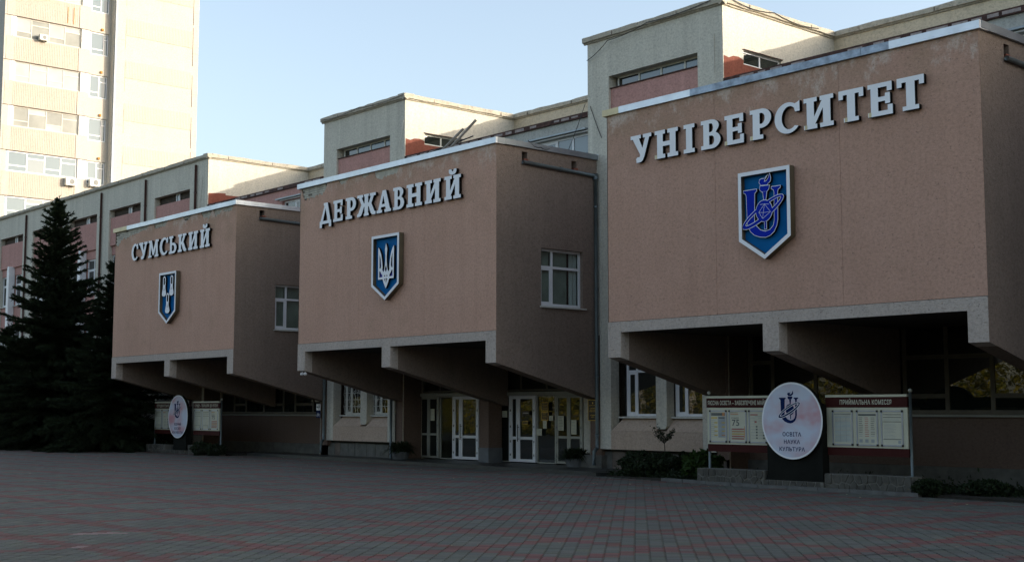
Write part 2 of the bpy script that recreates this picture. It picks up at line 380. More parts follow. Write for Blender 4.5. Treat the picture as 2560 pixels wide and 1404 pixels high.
def window(parent, fr, a0, a1, z0, z1, d, vs=(), hs=(), fw=0.06, fm='white', gm='glass', sash=None, name='window', th=0.06, panes=True):
    """frame part with one pane sub-part per light. vs = mullion positions, hs = transoms (z, [a0, a1]); sash = list of light indices with an inner sash frame"""
    b = mb(fr); e = 0.004
    b.box(a0, a1, d - th, d, z0, z0 + fw, fm); b.box(a0, a1, d - th, d, z1 - fw, z1, fm)
    b.box(a0, a0 + fw, d - th, d, z0 + fw, z1 - fw, fm); b.box(a1 - fw, a1, d - th, d, z0 + fw, z1 - fw, fm)
    edges = [a0 + fw / 2] + list(vs) + [a1 - fw / 2]
    lights = []
    for x in vs: b.box(x - fw / 2, x + fw / 2, d - th, d - e, z0 + fw, z1 - fw, fm)
    for i, (x, x2) in enumerate(zip(edges, edges[1:])):
        cuts = [z0 + fw] + sorted(h[0] if isinstance(h, tuple) else h for h in hs if not isinstance(h, tuple) or i in h[1]) + [z1 - fw]
        for h in cuts[1:-1]: b.box(x + fw / 2, x2 - fw / 2, d - th, d - 2 * e, h - fw / 2, h + fw / 2, fm)
        for q, (z, z2) in enumerate(zip(cuts, cuts[1:])):
            zz = z + (fw / 2 if q > 0 else 0); zz2 = z2 - (fw / 2 if q < len(cuts) - 2 else 0)
            lights.append((x + fw / 2, x2 - fw / 2, zz, zz2, i, q))
    for (x, x2, z, z2, i, q) in lights:
        if sash and (i, q) in sash:
            s = fw * 0.75
            b.box(x, x2, d - th + .01, d - .012, z, z + s, fm); b.box(x, x2, d - th + .01, d - .012, z2 - s, z2, fm)
            b.box(x, x + s, d - th + .01, d - .012, z + s, z2 - s, fm); b.box(x2 - s, x2, d - th + .01, d - .012, z + s, z2 - s, fm)
    w_ = b.build(name, parent)
    if panes:
        for (x, x2, z, z2, i, q) in lights:
            g = mb(fr); gg = gm(i, q) if callable(gm) else gm
            g.box(x - .004, x2 + .004, d - th * .62, d - th * .5, z - .004, z2 + .004, gg); g.build('pane', w_)
    return w_

# ------------------------------------------------------------------ text and 2-D shapes
def mesh_from_curve(cu, name):
    o = D.objects.new('tmp', cu); C.objects.link(o)
    dg = bpy.context.evaluated_depsgraph_get(); dg.update()
    me = D.meshes.new_from_object(o.evaluated_get(dg)); me.name = name
    D.objects.remove(o); return me
def place(me, fr, a, d, z, mats, parent, name, sc=(1, 1)):
    """2-D mesh (x right, y up, z = towards viewer) placed on a wall frame"""
    o_, u, n = (Vector(q) for q in fr)
    mtx = Matrix(((u.x * sc[0], 0, n.x, 0), (u.y * sc[0], 0, n.y, 0), (0, sc[1], n.z, 0), (0, 0, 0, 1)))
    p = o_ + u * a + n * d + Vector((0, 0, z))
    mtx = Matrix.Translation(p) @ mtx
    me.transform(mtx)
    me.materials.clear()
    for m in mats: me.materials.append(M[m])
    return link(D.objects.new(name, me), parent)
def text(txt, fr, a0, a1, zc, h, d, mat, parent, name='lettering', th=0.004, align='C'):
    cu = D.curves.new('t', 'FONT'); cu.body = txt; cu.size = 1; cu.extrude = 0.0; cu.resolution_u = 2; cu.space_character = 1.08; cu.offset = 0.02
    me = mesh_from_curve(cu, name)
    co = np.empty(len(me.vertices) * 3); me.vertices.foreach_get('co', co); co = co.reshape(-1, 3)
    mn, mx = co.min(0), co.max(0)
    w_ = mx[0] - mn[0]; hh = 0.72
    me.transform(Matrix.Translation((-mn[0], -hh / 2 , 0)))
    return place(me, fr, a0, d, zc, [mat], parent, name, ((a1 - a0) / w_, h / hh))
def shape(polys, name, extrude, offset=0.0):
    """2-D filled outline(s) with holes -> mesh, extruded symmetrically"""
    cu = D.curves.new('s', 'CURVE'); cu.dimensions = '2D'; cu.fill_mode = 'BOTH'; cu.extrude = extrude; cu.offset = offset
    for p in polys:
        sp = cu.splines.new('POLY'); sp.points.add(len(p) - 1); sp.use_cyclic_u = True
        for q, (x, y) in zip(sp.points, p): q.co = (x, y, 0, 1)
    return mesh_from_curve(cu, name)
def arc(cx, cy, rx, ry, t0, t1, n=14):
    return [(cx + rx * math.cos(rad(t0 + (t1 - t0) * i / n)), cy + ry * math.sin(rad(t0 + (t1 - t0) * i / n))) for i in range(n + 1)]
def ell(cx, cy, rx, ry, rot=0, n=32):
    c, s_ = math.cos(rot), math.sin(rot)
    return [(cx + rx * math.cos(t) * c - ry * math.sin(t) * s_, cy + rx * math.cos(t) * s_ + ry * math.sin(t) * c) for t in (2 * math.pi * i / n for i in range(n))]

# slab-serif capitals, unit width and height
Hs = [(0, 0), (.45, 0), (.45, .14), (.35, .14), (.35, .42), (.65, .42), (.65, .14), (.55, .14), (.55, 0), (1, 0), (1, .14), (.9, .14), (.9, .86), (1, .86), (1, 1), (.55, 1), (.55, .86), (.65, .86), (.65, .58), (.35, .58), (.35, .86), (.45, .86), (.45, 1), (0, 1), (0, .86), (.1, .86), (.1, .14), (0, .14)]
Is = [(0, 0), (.45, 0), (.45, .14), (.385, .14), (.65, .62), (.65, .14), (.55, .14), (.55, 0), (1, 0), (1, .14), (.9, .14), (.9, .86), (1, .86), (1, 1), (.55, 1), (.55, .86), (.615, .86), (.35, .38), (.35, .86), (.45, .86), (.45, 1), (0, 1), (0, .86), (.1, .86), (.1, .14), (0, .14)]
breve = [(.27, 1.27), (.27, 1.16)] + arc(.5, 1.16, .23, .13, 180, 360, 10) + [(.73, 1.27), (.58, 1.27)] + arc(.5, 1.23, .05, .06, 0, -180, 6) + [(.42, 1.27)]
kh = [(.5, 0), (.63, 0), (.63, .11), (.595, .11), (.595, .42), (.63, .42), (.74, .1), (.80, .02), (.88, 0), (1, 0), (1, .13), (.94, .15), (.77, .54), (.9, .87), (1, .87), (1, 1), (.68, 1), (.68, .87), (.745, .87), (.63, .58), (.595, .58), (.595, .9), (.63, .9), (.63, 1), (.5, 1)]
G = {
 'Н': [Hs], 'И': [Is], 'Й': [Is, breve],
 'І': [[(0, 0), (1, 0), (1, .14), (.78, .14), (.78, .86), (1, .86), (1, 1), (0, 1), (0, .86), (.22, .86), (.22, .14), (0, .14)]],
 'Т': [[(.2, 0), (.8, 0), (.8, .13), (.66, .13), (.66, .85), (.82, .85), (.82, .72), (1, .72), (1, 1), (0, 1), (0, .72), (.18, .72), (.18, .85), (.34, .85), (.34, .13), (.2, .13)]],
 'Е': [[(0, 0), (1, 0), (1, .3), (.8, .3), (.8, .14), (.42, .14), (.42, .43), (.7, .43), (.7, .34), (.9, .34), (.9, .67), (.7, .67), (.7, .57), (.42, .57), (.42, .86), (.78, .86), (.78, .72), (.98, .72), (.98, 1), (0, 1), (0, .86), (.12, .86), (.12, .14), (0, .14)]],
 'В': [[(0, 0), (.52, 0)] + arc(.55, .285, .45, .285, -90, 62) + arc(.5, .765, .42, .235, -40, 90) + [(0, 1), (0, .86), (.12, .86), (.12, .14), (0, .14)],
       [(.42, .13), (.5, .13)] + arc(.53, .29, .15, .16, -90, 90, 8) + [(.42, .45)], [(.42, .57), (.48, .57)] + arc(.5, .72, .13, .15, -90, 90, 8) + [(.42, .87)]],
 'Р': [[(0, 0), (.62, 0), (.62, .14), (.46, .14), (.46, .36)] + arc(.55, .68, .45, .32, -90, 90) + [(0, 1), (0, .86), (.13, .86), (.13, .14), (0, .14)],
       [(.46, .5), (.52, .5)] + arc(.53, .68, .17, .18, -90, 90, 8) + [(.46, .86)]],
 'С': [[(.98, 1), (.88, .95)] + arc(.52, .5, .52, .5, 58, 322, 24) + arc(.58, .5, .30, .37, 312, 52, 18) + [(.8, .66), (.98, .66)]],
 'У': [[(0, 1), (.5, 1), (.5, .87), (.41, .87), (.57, .5), (.7, .87), (.6, .87), (.6, 1), (1, 1), (1, .87), (.9, .87), (.66, .2), (.58, .06), (.5, .01), (.4, 0), (.28, 0), (.26, .14), (.33, .2), (.42, .19), (.46, .25), (.43, .33), (.1, .87), (0, .87)]],
 'К': [[(0, 0), (.48, 0), (.48, .13), (.38, .13), (.38, .42), (.44, .42), (.62, .1), (.7, .02), (.8, 0), (1, 0), (1, .13), (.92, .15), (.66, .54), (.84, .87), (.97, .87), (.97, 1), (.55, 1), (.55, .87), (.62, .87), (.44, .56), (.38, .56), (.38, .87), (.48, .87), (.48, 1), (0, 1), (0, .87), (.12, .87), (.12, .13), (0, .13)]],
 'Ж': [kh + [(1 - x, y) for x, y in kh[::-1]][1:-1]],
 'Ь': [[(0, 0), (.58, 0)] + arc(.58, .3, .42, .3, -90, 90) + [(.4, .6), (.4, .87), (.55, .87), (.55, 1), (0, 1), (0, .87), (.13, .87), (.13, .13), (0, .13)],
       [(.4, .13), (.53, .13)] + arc(.55, .3, .16, .17, -90, 90, 8) + [(.4, .47)]],
 'М': [[(0, 0), (.32, 0), (.32, .12), (.22, .12), (.26, .62), (.43, .12), (.57, .12), (.74, .62), (.72, .12), (.62, .12), (.62, 0), (1, 0), (1, .12), (.94, .12), (.9, .87), (1, .87), (1, 1), (.7, 1), (.5, .42), (.32, 1), (0, 1), (0, .87), (.11, .87), (.07, .12), (0, .12)]],
 'А': [[(0, 0), (.38, 0), (.38, .13), (.28, .13), (.32, .25), (.61, .25), (.64, .13), (.55, .13), (.55, 0), (1, 0), (1, .13), (.93, .13), (.64, 1), (.4, 1), (.1, .13), (0, .13)], [(.36, .38), (.57, .38), (.47, .76)]],
 'Д': [[(0, -.17), (.2, -.17), (.2, 0), (.8, 0), (.8, -.17), (1, -.17), (1, .14), (.93, .14), (.68, 1), (.34, 1), (.34, .88), (.4, .86), (.08, .14), (0, .14)], [(.28, .14), (.68, .14), (.5, .74)]],
}
def letter(ch, x0, x1, z0, z1, parent):
    me = shape(G[ch], 'letter', 0.05)
    o = place(me, FRONT(0, 0), x0, 0.072, z0, ['letter', 'letterside'], parent, 'letter', (x1 - x0, z1 - z0))
    ns = np.empty(len(me.polygons) * 3); me.polygons.foreach_get('normal', ns)
    cs = np.empty(len(me.polygons) * 3); me.polygons.foreach_get('center', cs); cs = cs.reshape(-1, 3); ns = ns.reshape(-1, 3)
    front = (np.abs(ns[:, 1]) > 0.9) & (cs[:, 1] < -0.08)
    me.polygons.foreach_set('material_index', np.where(front, 0, 1).astype(np.int32))
    return o

# ------------------------------------------------------------------ plaza (individual pavers, bands of red ones)
P = 15.38; W = 10.8
def struct(name, b, parent=None):
    o = b.build(name, parent); tag(o, kind='structure'); return o
b = mb(); b.quad([(-400, -400, -.03), (400, -400, -.03), (400, 400, -.03), (-400, 400, -.03)], 'soil'); struct('ground', b)
plaza = mb(); plaza.quad([(-75, -60, -.012), (60, -60, -.012), (60, 4.6, -.012), (-75, 4.6, -.012)], 'joint'); plaza = struct('plaza', plaza)

def edge_y(x):                                             # front edge of beds and landing
    pts = [(-80, -1.5), (-36, -1.2), (-31, -.5), (-20.3, 2.1), (-13.4, 2.5), (-13.3, 3.3), (8.6, 2.2), (12.2, 1.55), (14.5, 1.25), (19.6, 1.1), (40, 0.2)]
    for (xa, ya), (xb, yb) in zip(pts, pts[1:]):
        if xa <= x <= xb: return ya + (yb - ya) * (x - xa) / (xb - xa)
    return 1
th = rad(43.5); dv = np.array([-math.sin(th), math.cos(th)]); ev = np.array([math.cos(th), math.sin(th)])
PL, PW = 0.168, 0.2
camp = np.array([35.652, -24.568]); view = np.array([-math.sin(rad(48.95)), math.cos(rad(48.95))]); rgt = np.array([math.cos(rad(48.95)), math.sin(rad(48.95))])
rng = np.random.default_rng(3)
ii, jj = np.meshgrid(np.arange(-330, 330), np.arange(-420, 420), indexing='ij')
cen = np.array([12.0, -8.0]) + ii[..., None] * PW * ev + (jj[..., None] + 0.5 * (ii[..., None] % 2)) * PL * dv
cen = cen.reshape(-1, 2); par = (ii % 2).ravel()
rel = cen - camp; dep = rel @ view; lat = rel @ rgt
keep = (dep > 10.5) & (np.abs(lat) < dep * 0.43 + 1.2) & (dep < 72)
ed = np.array([edge_y(x) for x in np.linspace(-80, 40, 481)])
keep &= cen[:, 1] < np.interp(cen[:, 0], np.linspace(-80, 40, 481), ed) - 0.02
keep &= cen[:, 0] > -60
cen = cen[keep]; par = par[keep]; rel = rel[keep]; dep = dep[keep]; lat = lat[keep]
fa = np.abs(((cen[:, 1] - 0.05 * (cen[:, 0] - 17.7) + 11.4) / 1.87 + 0.5) % 1 - 0.5) * 1.87
fb = np.abs(((cen[:, 0] - 17.73) / 1.87 + 0.5) % 1 - 0.5) * 1.87
red = (fa < 0.17) | (fb < 0.17)
flip = rng.random(len(cen)) < 0.02
red = red ^ (flip & red)
REDC = np.array([0.168, 0.076, 0.066]); GRY = np.array([0.118, 0.122, 0.104])
col = np.where(red[:, None], REDC, GRY) * (1 + rng.normal(0, 0.10, (len(cen), 1))) + rng.normal(0, 0.004, (len(cen), 3))
ax, ay = np.array([15.98, -15.95]), np.array([0.40, 0.917]); pr = cen - ax; al_ = pr @ ay; pe_ = pr @ np.array([-ay[1], ay[0]])
pale = (np.abs(al_) < 0.42) & (np.abs(pe_) < 0.13)
pale |= ((cen[:, 0] - 17.78) ** 2 + (cen[:, 1] + 17.0) ** 2 < 0.022)
col = np.where(pale[:, None], np.array([0.30, 0.20, 0.19]), col)
hgt = rng.normal(0, 0.0016, len(cen)); tilt = rng.normal(0, 0.006, (len(cen), 2))
g = 0.0045
zig = [(-.5, .012), (-.25, -.012), (.25, -.012), (.5, .012)]
def outline(full):
    if not full: return np.array([(-PW / 2 + g, -PL / 2 + g), (PW / 2 - g, -PL / 2 + g), (PW / 2 - g, PL / 2 - g), (-PW / 2 + g, PL / 2 - g)])
    rt = [(PW / 2 - g + o_, y * (PL - 2 * g)) for y, o_ in zig]; lt = [(-x, y) for x, y in rt[::-1]]
    return np.array(rt + lt)
def paver_mesh(sel, full, name):
    ol = outline(full); n = len(ol); k = len(sel)
    ins = ol * np.array([1 - 0.012 / PW, 1 - 0.012 / PL])
    def lay(pts, z):
        xy = cen[sel][:, None, :] + pts[None, :, 0, None] * ev + pts[None, :, 1, None] * dv
        zz = z + hgt[sel][:, None] + (pts[None, :, 0] * tilt[sel][:, :1] + pts[None, :, 1] * tilt[sel][:, 1:])
        return np.concatenate([xy, zz[..., None]], -1)
    v = np.concatenate([lay(ins, 0.004), lay(ol, 0.0), lay(ol, -0.011)], 1)      # k, 3n, 3
    base = np.arange(k)[:, None] * 3 * n
    a = np.arange(n); q = (a + 1) % n
    top = base + a[None]
    s1 = np.stack([a + n, q + n, q, a], -1).ravel()[None] + base
    s2 = np.stack([a + 2 * n, q + 2 * n, q + n, a + n], -1).ravel()[None] + base
    loops = np.concatenate([top, s1, s2], 1)
    tot = np.concatenate([[n], np.full(2 * n, 4)]); tots = np.tile(tot, k); starts = np.concatenate([[0], np.cumsum(tots)[:-1]])
    me = D.meshes.new(name)
    me.vertices.add(k * 3 * n); me.vertices.foreach_set('co', v.reshape(-1).astype(np.float32))
    me.loops.add(loops.size); me.loops.foreach_set('vertex_index', loops.reshape(-1).astype(np.int32))
    me.polygons.add(len(tots)); me.polygons.foreach_set('loop_start', starts.astype(np.int32)); me.polygons.foreach_set('loop_total', tots.astype(np.int32))
    at = me.attributes.new('pcol', 'FLOAT_COLOR', 'FACE')
    cc = np.concatenate([np.clip(col[sel], 0.01, 1), np.ones((k, 1))], 1)
    at.data.foreach_set('color', np.repeat(cc, 2 * n + 1, axis=0).reshape(-1).astype(np.float32))
    me.polygons.foreach_set('use_smooth', np.zeros(len(tots), bool)); me.update(calc_edges=True); me.materials.append(M['paver'])
    return me
inview = (np.abs(lat) < dep * 0.388) & (dep > 13.2)
order = np.argsort(np.where(inview, dep, 1e9)); near = order[:296]
nearset = np.zeros(len(cen), bool); nearset[near] = True
for i in near:
    link(D.objects.new('paver', paver_mesh(np.array([i]), True, 'paver')), plaza)
for full, cond in ((True, dep < 34), (False, dep >= 34)):
    sel = np.where(cond & ~nearset)[0]
    tag(link(D.objects.new('paving', paver_mesh(sel, full, 'paving')), plaza), kind='stuff')
b = mb(); 
for (xa, ya, xb, yb) in [(25.28, -11.35, 25.52, -9.9), (25.52, -9.9, 25.88, -8.2)]:
    v = Vector((xb - xa, yb - ya, 0)).normalized(); nn = Vector((-v.y, v.x, 0)) * 0.022
    b.quad([Vector((xa, ya, .0075)) - nn, Vector((xb, yb, .0075)) - nn * .5, Vector((xb, yb, .0075)) + nn * .5, Vector((xa, ya, .0075)) + nn], 'joint')
struct('paving_gap', b, plaza)

# entrance landing, beds, kerb
land = mb()
fr_l = [(-13.3, 3.3), (8.6, 2.2), (9.0, 4.14), (9.0, 5.2), (-13.3, 5.2)]
land.frame((0, 0, 0), (1, 0, 0), (0, 1, 0))
k = len(land.v)
for z in (-.02, .10):
    for x, y in fr_l: land.v.append((x, y, z))
n_ = len(fr_l); land.f.append(tuple(range(n_, 2 * n_))); land.m.append(land.mi('asphalt'))
for i in range(n_): land.f.append((i, (i + 1) % n_, n_ + (i + 1) % n_, n_ + i)); land.m.append(land.mi('asphalt'))
landing = struct('entrance_landing', land)
x = -13.2
while x < 8.3:                                             # slabs of the landing, joints open
    x2 = x + 0.98
    for row in range(3):
        y0 = 3.3 - (x + 13.3) * 0.0502 + row * 0.62 + 0.06; z = 0.101 + R.uniform(0.001, 0.005)
        if y0 + .6 > 4.95: continue
        q = mb(); q.frame((0, 0, 0), (1, 0, 0), (0, 1, 0))
        q.box(x + .006, x2 - .006, y0 + .006, y0 + .61, z - .012, z + .008, 'asphalt'); q.build('tile', landing)
    x = x2
def bed(name, poly, z):
    q = mb(); n_ = len(poly)
    q.v += [(x, y, -.02) for x, y in poly] + [(x, y, z) for x, y in poly]
    q.f.append(tuple(range(n_, 2 * n_))); q.m.append(q.mi('soil'))
    for i in range(n_): q.f.append((i, (i + 1) % n_, n_ + (i + 1) % n_, n_ + i)); q.m.append(q.mi('soil'))
    return struct(name, q)
bed('flower_bed', [(9.03, 2.15), (12.0, 1.75), (12.0, 4.13), (9.03, 4.13)], .05)
bed('flower_bed', [(12.02, 1.78), (19.6, 1.4), (40, 0.5), (40, 5), (12.02, 5)], .04)
bed('flower_bed', [(-60, -1.3), (-36, -1.0), (-31, -.3), (-20.3, 2.3), (-13.33, 2.7), (-13.33, 4.9), (-60, 4.13)], .05)
kerb = tag(thing('kerb', 'low pale concrete kerb in front of the stone wall under the admission boards', 'kerb', (15, 1.4, 0)), kind='structure')
del kerb['category']
for i in range(9):
    x0 = 11.6 + i * 0.9; y0, y1 = edge_y(x0), edge_y(x0 + .88)
    q = mb(); q.frame((x0, y0 + .02, 0), Vector((.88, y1 - y0, 0)).normalized(), (0, 1, 0)); q.box(0, .885, 0, .16, -.02, .075 + R.uniform(-.006, .006), 'kerb'); q.build('kerb_stone', kerb)

# ------------------------------------------------------------------ the university building
uni = thing('university_building', 'long three storey cream and pink university building with overhanging boxes', 'building', (4, 6, 0))
def cornice(fr, a0, a1, z0=13.54, z1=13.76, proj=.12, seg=1.25, parent=uni):
    """worn coping: irregular top edge and thickness"""
    o_, u, n = (Vector(q) for q in fr)
    b = mb(fr); k = max(1, int((a1 - a0) / .3)); prev = None
    for i in range(k + 1):
        a = a0 + (a1 - a0) * i / k; j1 = R.uniform(-.014, .014) + .008 * math.sin(a * 1.7); j2 = R.uniform(-.012, .012); p = proj + R.uniform(-.015, .015)
        lip = R.uniform(.02, .04)
        ring = [b.pt(a, 0.002, z0 - .02), b.pt(a, p * .45, z0 + j2), b.pt(a, p * .45, z0 + lip), b.pt(a, p, z0 + lip + .015), b.pt(a, p + .01, z1 + j1 - .04), b.pt(a, p - .05, z1 + j1), b.pt(a, -.35, z1 + .01)]
        base = len(b.v); b.v += [tuple(q) for q in ring]
        if prev is not None:
            for q in range(len(ring) - 1): b.f.append((prev + q, base + q, base + q + 1, prev + q + 1)); b.m.append(b.mi('cornice'))
        else: b.f.append(tuple(base + q for q in range(len(ring)))); b.m.append(b.mi('cornice'))
        prev = base
    b.f.append(tuple(prev + q for q in range(len(ring)))); b.m.append(b.mi('cornice'))
    o = b.build('cornice', parent)
    a = a0 + R.uniform(.8, 1.6)
    q = mb(fr)
    while a < a1 - .4:                                     # open joints between coping lengths
        q.box(a, a + .012, proj - .005, proj + .016, z0 + .05, z1 - .05, 'rust'); a += R.uniform(1.6, 3.4)
    if q.v: q.build('coping_joint', o)
    return o

def bay(fr, a0, a1, slit_white=None, deep=True, zlow=.72, kind='wing', lower='pvc'):
    """what stands in the recess between two pilasters: slit window, pink panel, paired windows with a white fin"""
    m_ = (a0 + a1) / 2 + .02
    if kind == 'wing':
        b = mb(fr); b.box(a0, a1, -.36, -.33, 11.86, 12.34, 'interior')
        s_ = b.build('slit_window', uni)
        z = 11.875
        i = 0
        while z < 12.33:                                   # boarded with dark slats
            for (x, x2) in ((a0 + .02, m_ - .02), (m_ + .40, a1 - .02)):
                q = mb(fr); dz = R.uniform(-.012, .012); b_ = x2 - R.uniform(0, .06)
                q.box(x, b_, -.325, -.30 + R.uniform(0, .012), z + dz * .3, z + .085, 'slat'); q.build('slat', s_)
            z += .094
        window(s_, fr, m_, m_ + .36, 11.87, 12.32, -.22, fw=.05, fm='white', gm='glasslt', name='casement')
    else:
        w3 = (a1 - a0) / 4
        window(uni, fr, a0 + .12, a1, 11.96, 12.32, -.28, vs=[a0 + .12 + (a1 - a0 - .12) * t for t in (.26, .52, .79)], fw=.06, fm='offwhite', gm=lambda i, q: 'glasslt' if i else 'glass', name='slit_window')
        b = mb(fr); b.box(a0, a1, -.36, -.05, 11.925, 11.955, 'rust'); b.build('window_sill', uni)
    b = mb(fr)
    # pink panel with a chamfered foot
    b.prism([(a0, 10.45), (a1, 10.45), (a1, 11.92), (a0, 11.92)], -.36, -.09, 'panel')
    b.build('pink_panel', uni)
    b = mb(fr); b.prism([(a0, 9.97), (a1, 9.97), (a1, 10.445), (a0, 10.445)], -.36, -.2, 'panel'); b.build('pink_panel', uni)
    if kind == 'wing':
        for (zb, zt) in ((8.13, 9.96), (4.8, 6.65)):
            for (x, x2) in ((a0 + .06, m_ - .28), (m_ + .28, a1 - .06)):
                window(uni, fr, x, x2, zb, zt, -.26, vs=[x + (x2 - x) * .55], hs=[zt - .55], fw=.07, fm='white', gm='glass', sash=[(0, 0)])
                q = mb(fr); q.box(x - .05, x2 + .05, -.3, -.1, zb - .045, zb - .004, 'offwhite'); q.build('window_sill', uni)
            q = mb(fr); q.box(m_ - .275, m_ + .275, -.36, -.245, zb - .06, zt + .004, 'panel'); q.build('pink_panel', uni)
        for (zb, zt) in ((6.66, 8.07), (3.4, 4.74)):
            q = mb(fr); q.box(a0, a1, -.36, -.2, zb, zt, 'panel'); q.build('pink_panel', uni)
        q = mb(fr)                                          # tapering white fin
        q.prism([(m_ - .16, 3.4), (m_ + .16, 3.4), (m_ + .2, 9.9), (m_ + .16, 10.48), (m_ - .05, 10.5), (m_ - .16, 10.2)], -.19, .16, 'white'); q.build('fin', uni)
    else:
        b = mb(fr); b.box(a0, a1, -.36, -.3, 4, 9.965, 'panel'); b.build('pink_panel', uni)
    # ground floor
    if kind == 'block':
        gl = 'glass'
        for i, (x, x2) in enumerate(((a0 + .34, m_ - .22), (m_ + .48, a1 - .02))):
            window(uni, fr, x, x2, 1.70, 4.0, -.35, vs=[x + (.43 if i == 0 else .45)], hs=[3.06], fw=.075, fm='white' if lower == 'pvc' else 'offwhite', gm=gl, sash=[(0, 0)])
            q = mb(fr); q.box(x - .22, x2 + .1 if i == 0 else x2, -.4, -.2, 1.645, 1.69, 'offwhite'); q.build('window_sill', uni)
            if lower != 'pvc':                              # pale security grille of curved bars
                q = mb(fr); gx = x + .05
                for s_ in range(7):
                    xx = x + .08 + (x2 - x - .16) * s_ / 6
                    q.tube([q.pt(xx + .035 * math.sin(t * 2.1 + s_ * 1.6), -.24, 1.74 + t * .15) for t in range(15)], .010, 'offwhite', 5)
                for s_ in range(9): q.box(x + .06, x2 - .06, -.255, -.24, 1.76 + s_ * .26, 1.775 + s_ * .26, 'offwhite')
                for s_ in range(14):
                    c = q.pt(x + .1 + R.random() * (x2 - x - .2), -.235, 1.85 + R.random() * 1.9)
                    q.tube([c + Vector((.06 * math.cos(t), 0, .06 * math.sin(t))) for t in np.linspace(0, 6.28, 10)], .008, 'offwhite', 4)
                q.build('window_grille', uni)
        q = mb(fr); q.box(m_ + .0, m_ + .42, -.36, -.02, 1.42, 4.1, 'cream')
        q.prism([(m_, 1.42), (m_ + .42, 1.42), (m_ + .34, 1.33), (m_ + .06, 1.33)], -.36, -.02, 'cream'); q.build('fin', uni)
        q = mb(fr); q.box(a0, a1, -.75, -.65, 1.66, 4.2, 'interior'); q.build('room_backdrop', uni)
        q = mb(fr)                                          # sloping ledge and proud base wall
        for (x, x2) in ((a0 - .001, m_ + .0), (m_ + .42, a1 + .001)):
            b0 = len(q.v)
            for (a_, s_) in ((x, 1), (x2, -1)):
                q.v += [tuple(q.pt(a_, .0, 1.265)), tuple(q.pt(a_ + (s_ * .2 if s_ > 0 and x == a0 - .001 else 0), -.36, 1.645)), tuple(q.pt(a_, -.36, 1.265))]
            q.f += [(b0, b0 + 3, b0 + 4, b0 + 1), (b0, b0 + 1, b0 + 2), (b0 + 3, b0 + 5, b0 + 4)]; q.m += [q.mi('basepink')] * 3
        q.quad([q.pt(m_, 0, 1.265), q.pt(m_ + .42, 0, 1.265), q.pt(m_ + .42, -.36, 1.3), q.pt(m_, -.36, 1.3)], 'basepink')
        q.build('sloping_ledge', uni)

# --- left wing
def sheet(name, fr, a0, a1, z0, z1, opens, mat, depth=.36, parent=uni):
    b = mb(fr); wall(b, a0, a1, z0, z1, opens, depth, mat); return b.build(name, parent)
F4 = FRONT(0, 4.15)
ops = []
for i in range(7):
    a1 = -20.62 - 5.27 * i; ops.append((a1 - 3.72, a1, 3.4, 12.32))
sheet('wing_wall', F4, -58, -18.84, 0, 13.54, ops, 'cream')
for o in ops: bay(F4, o[0], o[1])
cornice(F4, -58, -18.84 + .13)
for i in range(8):
    x = -19.92 - 5.29 * i
    b = mb(); b.tube([(x, 4.07, z) for z in (.1, 4, 8, 13.36)], .06, 'redpipe', 8)
    for z in (3, 6, 9, 12): b.tube([(x, 4.07, z), (x, 4.07, z + .08)], .075, 'redpipe', 8)
    b.build('downpipe', uni, True)

